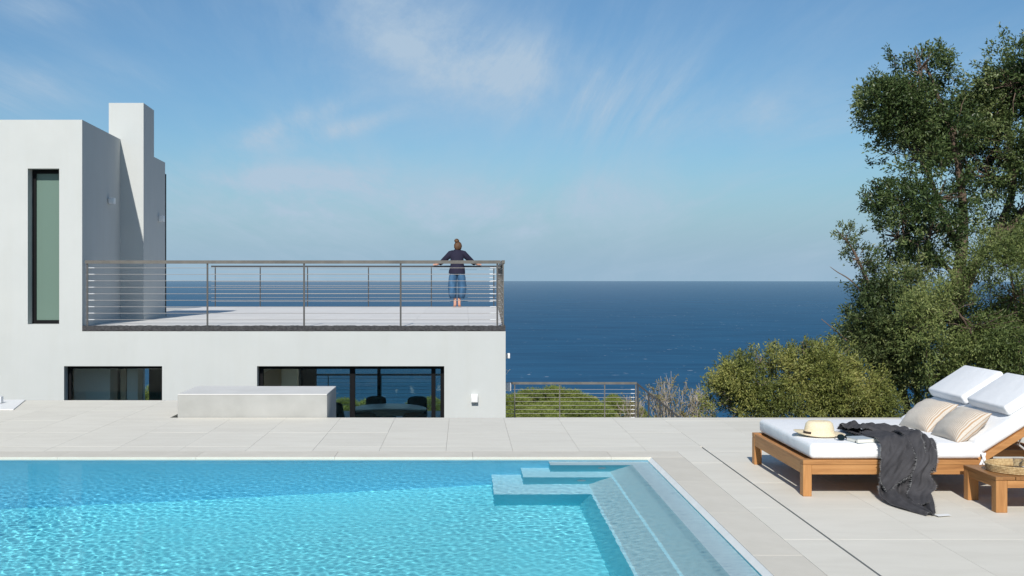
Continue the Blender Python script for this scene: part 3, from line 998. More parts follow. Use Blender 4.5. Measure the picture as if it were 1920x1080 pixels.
tag(boxes('patio_paving', [(0.94, 4.35, 18.5, 29.05, LOW - 0.15, LOW - 0.002), (XL, 0.93, 29.96, 31.55, LOW - 0.15, LOW - 0.002)], 'terrace_tile'), kind='structure')
tag(boxes('patio_steps', [(4.36 + 0.3 * i, 4.66 + 0.3 * i, 27.6, 29.0, -3.6, LOW - 0.17 * (i + 1)) for i in range(4)], 'concrete'), kind='structure')

# ------------------------------------------------------------------ dining set behind the glass
dt = tag(empty('dining_table', (-1.62, 25.3, LOW)), 'large oval dining table behind the wide window', 'table')
V, F = [], []
loft('table_top', [(-1.62, 25.35, LOW + 0.71, 0.80, 1.05), (-1.62, 25.35, LOW + 0.75, 0.82, 1.07)], 'table_top', dt, 40)
loft('pedestal', [(-1.62, 25.35, LOW, 0.30, 0.40), (-1.62, 25.35, LOW + 0.05, 0.26, 0.36), (-1.62, 25.35, LOW + 0.70, 0.14, 0.2)], 'interior_dark', dt, 24)
def chair(x, y, ang, label):
    r = tag(empty('dining_chair', (x, y, LOW)), label, 'chair', 'dark chairs round the dining table')
    c, s = math.cos(ang), math.sin(ang)
    def T(px, py, pz):
        return (x + c * px - s * py, y + s * px + c * py, LOW + pz)
    V, F = [], []
    n, m = 9, 7          # curved shell of the back
    for i in range(n):
        for j in range(m):
            u = (i / (n - 1) - 0.5) * 2; w = j / (m - 1)
            V.append(T(0.24 * u * (1 - 0.1 * w), 0.20 + 0.06 * w - 0.10 * u * u, 0.46 + 0.40 * w - 0.05 * u ** 4 * w))
    for i in range(n - 1):
        for j in range(m - 1):
            F.append((i * m + j, (i + 1) * m + j, (i + 1) * m + j + 1, i * m + j + 1))
    o = mesh('backrest', V, F, 'chair_shell', r, True)
    md = o.modifiers.new('thick', 'SOLIDIFY'); md.thickness = 0.02
    V = [T(px, py, pz) for px in (-0.23, 0.23) for py in (-0.22, 0.20) for pz in (0.42, 0.46)]
    mesh('seat', V, BF, 'chair_shell', r)
    for px in (-0.19, 0.19):
        for py in (-0.18, 0.17):
            tube('leg', [T(px, py, 0.425), T(px * 1.15, py * 1.15, 0)], [0.016, 0.011], 'interior_dark', r, 6)


for x, y, a, t in ((-2.0, 26.75, 0.0, 'dark dining chair on the sea side of the table, by the glass mullion'),
                   (-1.1, 26.7, -0.25, 'dark dining chair on the sea side of the table, away from the mullion'),
                   (-2.55, 25.5, 1.3, 'dark dining chair at the table end by the concrete block'),
                   (-0.55, 25.3, -1.4, 'dark dining chair at the table end by the window frame'),
                   (-2.0, 24.0, math.pi, 'dark dining chair with its back to the pool, beside the window mullion'),
                   (-1.0, 24.0, math.pi + 0.1, 'dark dining chair with its back to the pool, away from the mullion')):
    chair(x, y, a, t)

# ------------------------------------------------------------------ the woman at the rail
def person(x, y, z):
    r = tag(empty('person', (x, y, z)), 'woman seen from behind in navy top and wide jeans holding the railing', 'person')

    def P(a, b, c): return (x + a, y + b, z + c)
    verts = [(0, 0.0, 0.93), (0, 0.02, 1.12), (0, 0.05, 1.30), (0.008, 0.075, 1.405), (0.015, 0.09, 1.475), (0.02, 0.095, 1.555)]
    rad = [0.13, 0.105, 0.105, 0.045, 0.078, 0.07]
    ed = [(0, 1), (1, 2), (2, 3), (3, 4), (4, 5)]
    for s in (-1, 1):
        n = len(verts)
        verts += [(s * 0.155, 0.055, 1.335), (s * 0.335, 0.13, 1.17), (s * 0.485, 0.335, 1.065), (s * 0.545, 0.375, 1.062)]
        rad += [0.046, 0.038, 0.026, 0.026]
        ed += [(2, n), (n, n + 1), (n + 1, n + 2), (n + 2, n + 3)]
        hx = len(verts)
        for f, (fx, fy, fz, ln) in enumerate(((0.055, 0.045, 0.012, 1.0), (0.062, 0.025, 0.006, 1.1), (0.062, 0.008, 0.0, 1.0), (0.052, -0.012, -0.004, 0.85), (0.012, 0.05, -0.014, 0.9))):
            m = len(verts)
            verts += [(s * (0.545 + fx * 0.55), 0.375 + fy * 0.7, 1.062 + fz), (s * (0.545 + fx * ln), 0.375 + fy * ln, 1.045 + fz)]
            rad += [0.011, 0.0085]
            ed += [(n + 3, m), (m, m + 1)]
        h = len(verts)
        verts += [(s * 0.085, 0.0, 0.86), (s * 0.07, 0.015, 0.49), (s * 0.05, -0.005, 0.10), (s * 0.052, 0.005, 0.045), (s * 0.075, 0.13, 0.025)]
        rad += [0.085, 0.058, 0.036, 0.04, 0.028]
        ed += [(0, h), (h, h + 1), (h + 1, h + 2), (h + 2, h + 3), (h + 3, h + 4)]
    me = bpy.data.meshes.new('body')
    me.from_pydata([P(*v) for v in verts], ed, [])
    o = bpy.data.objects.new('body', me)
    COL.objects.link(o)
    o.modifiers.new('skin', 'SKIN')
    if not me.skin_vertices:
        bpy.context.view_layer.objects.active = o
        bpy.ops.mesh.customdata_skin_add()
    for i, sv in enumerate(me.skin_vertices[0].data):
        sv.radius = (rad[i], rad[i])
        sv.use_root = (i == 0)
    sb = o.modifiers.new('sub', 'SUBSURF'); sb.levels = 2; sb.render_levels = 2
    me.materials.append(MATS['skin'])
    par(o, r)
    # blouse: torso, sleeves to below the elbow
    V, F = [], []
    tor = [(0, 0.0, 0.835, 0.205, 0.155), (0, 0.0, 0.90, 0.20, 0.152), (0, 0.01, 1.0, 0.180, 0.14), (0, 0.02, 1.10, 0.158, 0.13), (0, 0.035, 1.20, 0.165, 0.13),
           (0, 0.05, 1.29, 0.192, 0.13), (0, 0.058, 1.355, 0.195, 0.115), (0.004, 0.066, 1.405, 0.135, 0.09), (0.008, 0.074, 1.435, 0.07, 0.065)]
    seg = 28
    for cx, cy, cz_, rx, ry in tor:
        for s in range(seg):
            th = 2 * math.pi * s / seg
            wv = 1 + (0.035 * math.sin(th * 5 + cz_ * 20) if cz_ < 1.25 else 0.012 * math.sin(th * 4 + cz_ * 15))
            V.append(P(cx + rx * wv * math.cos(th), cy + ry * wv * math.sin(th), cz_ - (0.02 * abs(math.cos(th)) if 1.34 < cz_ < 1.42 else 0)))
    for i in range(len(tor) - 1):
        for s in range(seg):
            q0 = i * seg
            F.append((q0 + s, q0 + (s + 1) % seg, q0 + seg + (s + 1) % seg, q0 + seg + s))
    for s in (-1, 1):
        tube_vf([P(s * 0.09, 0.055, 1.345), P(s * 0.16, 0.058, 1.325), P(s * 0.24, 0.085, 1.245), P(s * 0.325, 0.125, 1.17), P(s * 0.37, 0.175, 1.13), P(s * 0.425, 0.255, 1.09)],
                [0.075, 0.082, 0.075, 0.066, 0.060, 0.056], 14, V, F)
    b = mesh('blouse', V, F, 'navy', r, True)
    # wide jeans
    V, F = [], []
    for s in (-1, 1):
        tube_vf([P(s * 0.06, 0.0, 0.95), P(s * 0.080, 0.0, 0.86), P(s * 0.105, 0.005, 0.72), P(s * 0.122, 0.005, 0.50), P(s * 0.116, 0.0, 0.34), P(s * 0.098, 0.0, 0.225)],
                [(0.095, 0.095), (0.105, 0.10), (0.118, 0.105), (0.125, 0.105), (0.115, 0.098), (0.098, 0.082)], 22, V, F)
    j = mesh('jeans', V, F, 'denim', r, True)
    for s in (-1, 1):
        loft('sandal', [(x + s * 0.062, y + 0.045, z + 0.0, 0.043, 0.12), (x + s * 0.062, y + 0.045, z + 0.02, 0.044, 0.122)], 'sandal', r, 16)
    # hair: cap and a loose bun
    V, F = [], []
    hc = Vector(P(0.02, 0.085, 1.515))
    for i in range(11):
        ph = math.pi * i / 10
        for s in range(20):
            th = 2 * math.pi * s / 20
            rr = 1 + 0.035 * math.sin(7 * th + 3 * i) + 0.02 * math.sin(13 * th)
            V.append((hc.x + 0.099 * rr * math.sin(ph) * math.cos(th), hc.y - 0.014 + 0.108 * rr * math.sin(ph) * math.sin(th) - (0.01 if ph > 1.6 else 0), hc.z + (0.118 if ph < 1.57 else 0.122) * math.cos(ph)))
    for i in range(10):
        for s in range(20):
            F.append((i * 20 + s, (i + 1) * 20 + s, (i + 1) * 20 + (s + 1) % 20, i * 20 + (s + 1) % 20))
    bc = Vector(P(-0.01, 0.03, 1.645))
    n0 = len(V)
    for i in range(9):
        ph = math.pi * i / 8
        for s in range(14):
            th = 2 * math.pi * s / 14
            rr = 1 + 0.11 * math.sin(4 * th + 2.3 * i) + rnd.uniform(-0.04, 0.04)
            V.append((bc.x + 0.060 * rr * math.sin(ph) * math.cos(th), bc.y + 0.048 * rr * math.sin(ph) * math.sin(th), bc.z + 0.050 * rr * math.cos(ph)))
    for i in range(8):
        for s in range(14):
            F.append((n0 + i * 14 + s, n0 + (i + 1) * 14 + s, n0 + (i + 1) * 14 + (s + 1) % 14, n0 + i * 14 + (s + 1) % 14))
    for i in range(14):
        a = rnd.uniform(0, 6.28)
        st_ = bc + Vector((0.04 * math.cos(a), 0.02 * math.sin(a), 0.02))
        tube_vf([st_, st_ + Vector((rnd.uniform(-0.07, 0.05), rnd.uniform(-0.03, 0.03), rnd.uniform(-0.01, 0.05)))], [0.003, 0.001], 4, V, F)
    mesh('hair', V, F, 'hair', r, True)


person(-0.17, 29.30, TER)

# ------------------------------------------------------------------ daybed
BX0, BX1, BY0, BY1, BZ = 2.535, 4.62, 8.85, 10.42, 0.272
HX = 3.87                                            # hinge
bed = tag(empty('double_daybed', (3.5, 9.6, 0)), 'wide teak double daybed with white mattress and raised back', 'daybed')
for x0 in (BX0, BX1 - 0.065):
    for y0 in (BY0, BY1 - 0.085):
        box('leg', x0, x0 + 0.065, y0, y0 + 0.085, 0, BZ - 0.037, 'teak_z', bed, 0.003, 1)
box('top_rail', BX0, BX1, BY0, BY0 + 0.085, BZ - 0.036, BZ, 'teak_x', bed, 0.003, 1)
box('top_rail', BX0, BX1, BY1 - 0.085, BY1, BZ - 0.036, BZ, 'teak_x', bed, 0.003, 1)
box('side_rail', BX0 + 0.066, BX1 - 0.066, BY0 + 0.004, BY0 + 0.035, BZ - 0.108, BZ - 0.0375, 'teak_x', bed, 0.002, 1)
box('side_rail', BX0 + 0.066, BX1 - 0.066, BY1 - 0.035, BY1 - 0.004, BZ - 0.108, BZ - 0.0375, 'teak_x', bed, 0.002, 1)
for x0 in (BX0 + 0.002, BX1 - 0.034):
    box('end_rail', x0, x0 + 0.032, BY0 + 0.086, BY1 - 0.086, BZ - 0.108, BZ - 0.002, 'teak_y', bed, 0.002, 1)
xx = BX0 + 0.05
while xx < HX - 0.05:
    box('slat', xx, xx + 0.062, BY0 + 0.086, BY1 - 0.086, BZ - 0.034, BZ - 0.012, 'teak_y', bed)
    xx += 0.078
box('mattress', BX0 + 0.055, HX + 0.02, BY0 + 0.005, BY1 - 0.02, BZ + 0.004, BZ + 0.122, 'cushion_white', bed, 0.035, 5)
box('centre_beam', BX0 + 0.035, BX1 - 0.035, (BY0 + BY1) / 2 - 0.03, (BY0 + BY1) / 2 + 0.03, BZ - 0.09, BZ - 0.036, 'teak_x', bed)
ANG = R(32.5)
ca, sa = math.cos(ANG), math.sin(ANG)


def slope_box(name, u0, u1, y0, y1, w0, w1, mat, parent, bevel=0.0, seg=2):
    """a box in the raised back's own axes: u up the slope from the hinge, w out of it"""
    o = box(name, u0, u1, y0, y1, w0, w1, mat, None, bevel, seg)
    for v in o.data.vertices:
        u, w = v.co.x, v.co.z
        v.co.x = HX + u * ca - w * sa
        v.co.z = BZ - 0.03 + u * sa + w * ca
    return par(o, parent)


BL = 0.80
for y0 in (BY0 + 0.002, BY1 - 0.05):
    slope_box('back_rail', 0.0, BL, y0, y0 + 0.048, 0.0, 0.05, 'teak_x', bed, 0.003, 1)
slope_box('back_end_rail', BL - 0.06, BL, BY0 + 0.051, BY1 - 0.051, 0.002, 0.048, 'teak_y', bed, 0.003, 1)
for i in range(8):
    slope_box('back_slat', 0.04 + i * 0.085, 0.105 + i * 0.085, BY0 + 0.051, BY1 - 0.051, 0.012, 0.034, 'teak_y', bed)
slope_box('back_mattress', 0.035, BL + 0.01, BY0 + 0.005, BY1 - 0.02, 0.053, 0.165, 'cushion_white', bed, 0.035, 5)
for y0 in (BY0 + 0.12, BY1 - 0.14):
    tube('back_strut', [(4.40, y0, BZ - 0.06), (4.20, y0, BZ + 0.10), (HX + 0.45 * ca, y0, BZ - 0.03 + 0.45 * sa)], 0.009, 'steel', bed, 8)
tube('strut_bar', [(4.20, BY0 + 0.12, BZ + 0.10), (4.20, BY1 - 0.14, BZ + 0.10)], 0.009, 'steel', bed, 8)
# ribbons tying the mattress at the hinge
for k_, (a, b) in enumerate((((-0.01, 0.0), (0.005, -0.14)), ((0.0, 0.0), (-0.045, -0.155)), ((-0.02, 0.0), (0.03, -0.10)))):
    V = []
    for i in range(6):
        t = i / 5
        cx = HX + 0.01 + a[0] + (b[0] - a[0]) * t + 0.008 * math.sin(t * 5 + k_)
        cz2 = BZ + 0.055 + a[1] + (b[1] - a[1]) * t
        yy = BY0 - 0.006 - 0.012 * math.sin(t * 2.6) - 0.004 * k_
        V += [(cx - 0.010, yy, cz2), (cx + 0.010, yy - 0.004, cz2 + 0.002)]
    o = mesh('ribbon', V, [(2 * i, 2 * i + 1, 2 * i + 3, 2 * i + 2) for i in range(5)], 'cushion_white', bed, True)
    md = o.modifiers.new('thick', 'SOLIDIFY'); md.thickness = 0.0015

# headrest cushions lying on the raised back
for y0, y1, lab in ((BY0 + 0.06, BY0 + 0.74, 'white boxy headrest cushion on the daybed back nearer the side table'),
                    (BY0 + 0.83, BY1 - 0.03, 'white boxy headrest cushion on the daybed back nearer the trees')):
    o = slope_box('headrest_cushion', 0.385, 0.785, y0, y1, 0.167, 0.250, 'cushion_white', None, 0.022, 4)
    tag(o, lab, 'cushion', 'white headrest cushions')


def pillow(name, cx, cy, cz_, w, h, th, rz, tilt, label, seed):
    """a soft cushion with pinched corners; u runs along the stripes' normal"""
    n, m = 29, 21
    rr = random.Random(seed)
    V, F, UV = [], [], []
    for side in (1, -1):
        for i in range(n):
            for j in range(m):
                u, v = i / (n - 1) * 2 - 1, j / (m - 1) * 2 - 1
                prof = max(0.0, (1 - abs(u) ** 2.6)) ** 0.55 * max(0.0, (1 - abs(v) ** 2.6)) ** 0.55
                wr = 0.006 * math.sin(7 * u + 3 * v + seed) * (1 - prof) + 0.005 * math.sin(11 * v - 4 * u + seed * 2)
                px = w / 2 * u * (1 - 0.07 * (1 - v * v) * abs(u) ** 3)
                py = h / 2 * v * (1 - 0.09 * (1 - u * u) * abs(v) ** 3)
                pz = side * (th / 2 * prof + wr * prof + 0.003)
                V.append((px, py, pz)); UV.append((u * 0.5 + 0.5, v * 0.5 + 0.5))
    for s in range(2):
        o0 = s * n * m
        for i in range(n - 1):
            for j in range(m - 1):
                f = (o0 + i * m + j, o0 + (i + 1) * m + j, o0 + (i + 1) * m + j + 1, o0 + i * m + j + 1)
                F.append(f if s == 0 else f[::-1])
    rim = [i * m for i in range(n)] + [(n - 1) * m + j for j in range(1, m)] + [i * m + m - 1 for i in range(n - 2, -1, -1)] + [j for j in range(m - 2, 0, -1)]
    for a, b in zip(rim, rim[1:] + rim[:1]):
        F.append((b, a, a + n * m, b + n * m))
    uu = Vector((math.sin(rz), -math.cos(rz), 0))
    vv = Vector((math.cos(tilt) * math.cos(rz), math.cos(tilt) * math.sin(rz), math.sin(tilt)))
    nn_ = uu.cross(vv).normalized()
    M = Matrix.Translation((cx, cy, cz_)) @ Matrix((uu, vv, nn_)).transposed().to_4x4()
    o = mesh(name, [tuple(M @ Vector(v)) for v in V], F, 'stripe_linen', None, True)
    uvl = o.data.uv_layers.new(name='UVMap')
    for lp in o.data.loops:
        uvl.data[lp.index].uv = UV[lp.vertex_index]
    return tag(o, label, 'pillow', 'striped linen pillows')


MZ = BZ + 0.122
pillow('striped_pillow', 3.815, 9.74, MZ + 0.105, 0.46, 0.35, 0.17, R(8), R(40), 'beige striped linen pillow on the daybed nearer the trees', 1)
pillow('striped_pillow', 3.835, 9.15, MZ + 0.105, 0.47, 0.35, 0.17, R(2), R(40), 'beige striped linen pillow on the daybed nearer the grey throw', 2)

# straw hat
hat = tag(empty('straw_hat', (2.79, 9.30, MZ)), 'cream straw hat with dark band lying on the white mattress', 'hat')
prof = [(0.0, 0.118), (0.045, 0.120), (0.08, 0.114), (0.098, 0.095), (0.106, 0.06), (0.112, 0.02), (0.122, 0.008), (0.155, 0.006), (0.185, 0.012), (0.187, 0.009), (0.155, 0.002), (0.12, 0.002)]
V, F, sg = [], [], 40
for r_, z_ in prof:
    for s in range(sg):
        th = 2 * math.pi * s / sg
        e = 0.026 * max(0, -math.cos(th)) ** 2 * max(0, (r_ - 0.12) / 0.065) + 0.012 * max(0, math.sin(th)) * max(0, (r_ - 0.12) / 0.065)
        V.append((2.79 + r_ * 1.06 * math.cos(th), 9.30 + r_ * 0.92 * math.sin(th), MZ + 0.002 + z_ + e - 0.012 * math.exp(-((r_) / 0.05) ** 2)))
for i in range(len(prof) - 1):
    for s in range(sg):
        F.append((i * sg + s, i * sg + (s + 1) % sg, (i + 1) * sg + (s + 1) % sg, (i + 1) * sg + s))
mesh('crown_and_brim', V, F, 'straw', hat, True)
V, F = [], []
for s in range(sg):
    th = 2 * math.pi * s / sg
    for r_, z_ in ((0.1135, 0.018), (0.110, 0.036)):
        V.append((2.79 + r_ * 1.065 * math.cos(th), 9.30 + r_ * 0.925 * math.sin(th), MZ + 0.002 + z_))
for s in range(sg // 2 - 4, sg // 2 + 5):
    F.append((2 * s, 2 * ((s + 1) % sg), 2 * ((s + 1) % sg) + 1, 2 * s + 1))
mesh('hat_band', V, F, 'hat_band', hat, True)

# sunglasses
sg_ = tag(empty('sunglasses', (2.90, 9.03, MZ)), 'dark sunglasses lying beside the straw hat', 'sunglasses')
for i, xx in enumerate((2.872, 2.935)):
    V, F = [], []
    for s in range(18):
        th = 2 * math.pi * s / 18
        for yy in (-0.002, 0.002):
            V.append((xx + 0.030 * math.cos(th), 9.02 + 0.012 * i + yy + 0.012 * math.sin(th), MZ + 0.026 + 0.022 * math.sin(th)))
    F = [(2 * s, 2 * ((s + 1) % 18), 2 * ((s + 1) % 18) + 1, 2 * s + 1) for s in range(18)] + [tuple(2 * s for s in range(18)), tuple(2 * s + 1 for s in range(17, -1, -1))]
    mesh('lens', V, F, 'lens', sg_)
    tube('temple', [(xx + (-0.03 if i == 0 else 0.03), 9.03, MZ + 0.03), (xx + (-0.02 if i == 0 else 0.045), 9.10, MZ + 0.022), (xx + (0 if i == 0 else 0.03), 9.14, MZ + 0.006)], 0.003, 'lens', sg_, 6)
tube('bridge', [(2.898, 9.025, MZ + 0.032), (2.908, 9.03, MZ + 0.032)], 0.003, 'lens', sg_, 6)

# book
bk = tag(empty('book', (3.08, 8.98, MZ)), 'pale hardback book lying on the mattress by the grey throw', 'book')


def rot_box(name, cx, cy, w, d, z0, z1, ang, mat, parent):
    c, s = math.cos(ang), math.sin(ang)
    V = [(cx + c * x - s * y, cy + s * x + c * y, z) for x, y, z in boxv(-w / 2, w / 2, -d / 2, d / 2, z0, z1)]
    return mesh(name, V, BF, mat, parent)


rot_box('pages', 3.035, 8.965, 0.215, 0.15, MZ + 0.0045, MZ + 0.030, R(14), 'paper', bk)
rot_box('cover', 3.035, 8.965, 0.222, 0.158, MZ + 0.0305, MZ + 0.034, R(14), 'book_cover', bk)
rot_box('cover', 3.035, 8.965, 0.222, 0.158, MZ + 0.001, MZ + 0.004, R(14), 'book_cover', bk)
tube('ribbon_marker', [(2.95, 8.905, MZ + 0.018), (2.935, 8.885, MZ + 0.012), (2.94, 8.878, MZ + 0.003)], 0.0025, 'lens', bk, 5)

# ------------------------------------------------------------------ the grey throw
throw = tag(empty('throw_blanket', (3.28, 8.8, 0)), 'crumpled charcoal throw with frayed edges hanging off the daybed', 'blanket')


def spline(pts, n):
    P = [np.array(p, float) for p in pts]
    P = [2 * P[0] - P[1]] + P + [2 * P[-1] - P[-2]]
    out = []
    segs = len(P) - 3
    for i in range(n):
        t = i / (n - 1) * segs
        s = min(int(t), segs - 1); f = t - s
        a, b, c, d = P[s:s + 4]
        out.append(0.5 * ((2 * b) + (c - a) * f + (2 * a - 5 * b + 4 * c - d) * f * f + (3 * b - a - 3 * c + d) * f ** 3))
    return np.array(out)


def cloth(name, path, widths, nfold, amp, seed, mat='throw', nu=64, nv=130, skew=0.0, hem=0.0, parent=None):
    """a strip of cloth along a path (x, y, z); folds push it out along its normal; ragged ends"""
    rg = np.random.default_rng(seed)
    C = spline(path, nv)
    Wd = spline([(w, 0, 0) for w in widths], nv)[:, 0]
    T = np.gradient(C, axis=0)
    T /= np.linalg.norm(T, axis=1)[:, None]
    side = np.array([1.0, 0, 0])
    N = np.cross(side, T); N /= np.linalg.norm(N, axis=1)[:, None]      # outward
    N[N[:, 2] * 0.8 - N[:, 1] < 0] *= -1
    u = np.linspace(-0.5, 0.5, nu)
    ph = rg.random(8) * 6.283
    V = np.zeros((nv, nu, 3))
    s = np.linspace(0, 1, nv)
    rag = np.cumsum(rg.normal(0, 1, nu)); rag = (rag - np.linspace(rag[0], rag[-1], nu)) / max(1e-6, np.abs(rag).max())
    for i in range(nv):
        a = amp * (0.45 + 0.55 * math.sin(math.pi * min(1, s[i] * 1.1)))
        f = (np.sin(u * nfold * 6.283 + ph[0] + 1.6 * math.sin(3 * s[i] + ph[1])) * 0.6
             + np.sin(u * nfold * 1.9 * 6.283 + ph[2] + 5 * s[i]) * 0.28
             + np.sin(u * nfold * 0.45 * 6.283 + ph[3] - 4 * s[i]) * 0.5
             + 0.30 * np.sin(s[i] * 23 + u * 9 + ph[4]) * np.sin(u * 13 + ph[5]) + 0.18 * np.sin(s[i] * 47 + u * 21 + ph[6]))
        off = a * (f + 0.9)
        along = (skew * u + 0.012 * rag * (1 if i in (0, nv - 1) else 0))
        V[i] = C[i] + np.outer(u * Wd[i] * (1 + 0.04 * math.sin(9 * s[i] + ph[7])), side) + np.outer(off, N[i]) + np.outer(along * (hem if hem else 1), T[i])
    V[:, :, 2] = np.maximum(V[:, :, 2], 0.006)
    # stay outside the bed: in front of it below the mattress top
    inb = (V[:, :, 1] > BY0 - 0.012) & (V[:, :, 2] < MZ + 0.006)
    V[:, :, 1] = np.where(inb & (V[:, :, 2] < MZ - 0.03), BY0 - 0.012, V[:, :, 1])
    V[:, :, 2] = np.where(inb & (V[:, :, 2] >= MZ - 0.03), MZ + 0.006, V[:, :, 2])
    idx = np.arange(nv * nu).reshape(nv, nu)
    q = np.stack([idx[:-1, :-1], idx[1:, :-1], idx[1:, 1:], idx[:-1, 1:]], -1).reshape(-1, 4)
    o = npmesh(name, V.reshape(-1, 3), q, mat, parent, True)
    md = o.modifiers.new('thick', 'SOLIDIFY'); md.thickness = 0.005; md.offset = 0
    # frayed threads along both sides and both ends
    FV, FF = [], []
    edges = [V[:, 0], V[:, -1], V[0], V[-1]]
    for e, outd in zip(edges, (-side, side, None, None)):
        for i in range(0, len(e) - 1):
            for _ in range(2):
                f = rg.random()
                p = e[i] * (1 - f) + e[i + 1] * f
                if outd is None:
                    dd = (T[0] * -1 if e is edges[2] else T[-1])
                else:
                    dd = outd
                dd = dd + rg.normal(0, 0.45, 3)
                qn = p + dd * rg.uniform(0.006, 0.016)
                qn[2] = max(qn[2], 0.004)
                n0 = len(FV)
                tt = e[i + 1] - e[i]; tt = tt / (np.linalg.norm(tt) + 1e-9) * 0.0016
                FV += [tuple(p - tt), tuple(p + tt), tuple(qn)]
                FF.append((n0, n0 + 1, n0 + 2))
    o2 = mesh('fringe', FV, FF, 'throw_fray', o)
    o2['kind'] = 'stuff'
    return o


# back layer: from the middle of the mattress, over the edge, to the paving and out over it
cloth('fold', [(3.30, 9.62, MZ + 0.012), (3.27, 9.25, MZ + 0.012), (3.28, 8.93, MZ + 0.014), (3.28, 8.835, MZ - 0.004), (3.27, 8.80, 0.30), (3.26, 8.79, 0.16), (3.245, 8.76, 0.045), (3.215, 8.56, 0.014), (3.20, 8.36, 0.010), (3.20, 8.12, 0.010)],
      [0.48, 0.48, 0.42, 0.40, 0.38, 0.37, 0.36, 0.33, 0.24, 0.07], 3.0, 0.028, 11, parent=throw)
# front layer: shorter, its hem cut across on a slant
cloth('fold', [(3.22, 9.30, MZ + 0.045), (3.24, 9.02, MZ + 0.040), (3.245, 8.86, MZ + 0.034), (3.24, 8.79, MZ - 0.03), (3.235, 8.755, 0.29), (3.23, 8.745, 0.21), (3.235, 8.735, 0.15)],
      [0.28, 0.31, 0.32, 0.32, 0.31, 0.30, 0.28], 1.5, 0.018, 23, nv=90, skew=-0.18, parent=throw)
# a lighter twist running down the middle
cloth('fold', [(3.36, 9.12, MZ + 0.060), (3.37, 8.92, MZ + 0.055), (3.40, 8.80, MZ - 0.01), (3.41, 8.735, 0.28), (3.36, 8.720, 0.19), (3.37, 8.70, 0.10), (3.32, 8.64, 0.045), (3.27, 8.42, 0.025)],
      [0.10, 0.13, 0.15, 0.16, 0.13, 0.18, 0.16, 0.12], 1.1, 0.016, 37, nu=36, nv=110, parent=throw)
# a rumpled heap on top of the mattress
cloth('fold', [(3.14, 9.55, MZ + 0.010), (3.18, 9.46, MZ + 0.055), (3.24, 9.34, MZ + 0.040), (3.27, 9.22, MZ + 0.065), (3.34, 9.14, MZ + 0.045)],
      [0.26, 0.34, 0.40, 0.36, 0.26], 2.2, 0.022, 41, nv=70, parent=throw)
cloth('fold', [(3.44, 9.42, MZ + 0.012), (3.42, 9.22, MZ + 0.035), (3.42, 9.0, MZ + 0.025), (3.43, 8.84, MZ + 0.012), (3.425, 8.775, MZ - 0.08), (3.41, 8.755, 0.20)],
      [0.20, 0.22, 0.20, 0.18, 0.17, 0.15], 1.2, 0.016, 53, nu=36, nv=80, parent=throw)
tg = tag(empty('care_label', (3.27, 8.12, 0)), 'small white fabric label lying at the tip of the grey throw', 'label')
mesh('fabric_strip', [(3.225, 8.13, 0.012), (3.335, 8.16, 0.010), (3.34, 8.11, 0.009), (3.235, 8.07, 0.011), (3.225, 8.13, 0.0105), (3.335, 8.16, 0.0085), (3.34, 8.11, 0.0075), (3.235, 8.07, 0.0095)],
     [(0, 1, 2, 3), (7, 6, 5, 4), (0, 4, 5, 1), (1, 5, 6, 2), (2, 6, 7, 3), (3, 7, 4, 0)], 'label_tag', tg)

# ------------------------------------------------------------------ side table with tray and glasses
TX0, TX1, TY0, TY1, TZ = 3.70, 4.26, 8.235, 8.775, 0.25
tb = tag(empty('side_table', (3.98, 8.5, 0)), 'low square teak side table in front of the daybed', 'table')
for x0 in (TX0 + 0.002, TX1 - 0.082):
    for y0 in (TY0 + 0.002, TY1 - 0.077):
        box('leg', x0, x0 + 0.08, y0, y0 + 0.075, 0, TZ - 0.027, 'teak_z', tb, 0.003, 1)
for y0 in (TY0 + 0.006, TY1 - 0.031):
    box('apron', TX0 + 0.083, TX1 - 0.083, y0, y0 + 0.025, TZ - 0.078, TZ - 0.0275, 'teak_x', tb, 0.002, 1)
for x0 in (TX0 + 0.006, TX1 - 0.031):
    box('apron', x0, x0 + 0.025, TY0 + 0.078, TY1 - 0.078, TZ - 0.078, TZ - 0.0275, 'teak_y', tb, 0.002, 1)
for i in range(4):
    box('plank', TX0 + 0.1405 * i, TX0 + 0.1405 * i + 0.136, TY0, TY1, TZ - 0.026, TZ, 'teak_weathered', tb, 0.003, 1)

tr = tag(empty('wicker_tray', (3.97, 8.49, TZ)), 'round woven wicker tray on the side table', 'tray')
V, F = [], []
for ring in range(5):
    pts = []
    nn = 64
    zc2 = TZ + 0.008 + ring * 0.0105
    for s in range(nn + 1):
        th = 2 * math.pi * s / nn
        rr = 0.205 + 0.002 * ring + 0.0035 * math.sin(th * 32 + math.pi * ring)
        pts.append((3.97 + rr * math.cos(th), 8.49 + rr * math.sin(th), zc2 + 0.002 * math.sin(th * 32)))
    tube_vf(pts, 0.0072, 6, V, F, False)
mesh('woven_rim', V, F, 'wicker', tr, True)
loft('base', [(3.97, 8.49, TZ + 0.001, 0.20, 0.20), (3.97, 8.49, TZ + 0.009, 0.20, 0.20)], 'wicker', tr, 40)


def tumbler(x, y, r, h, label, nm):
    z = TZ + 0.0095
    g_ = tag(empty(nm, (x, y, z)), label, 'glass')
    V, F, sg = [], [], 28
    prof = [(r * 0.86, 0.0), (r, h), (r - 0.003, h), (r * 0.86 - 0.003, 0.006)]
    for a, b in prof:
        for s in range(sg):
            th = 2 * math.pi * s / sg
            V.append((x + a * math.cos(th), y + a * math.sin(th), z + b))
    for i in range(3):
        for s in range(sg):
            F.append((i * sg + s, i * sg + (s + 1) % sg, (i + 1) * sg + (s + 1) % sg, (i + 1) * sg + s))
    F.append(tuple(range(sg))[::-1]); F.append(tuple(3 * sg + s for s in range(sg)))
    mesh('glass_wall', V, F, 'clear_glass', g_, True)
    return g_


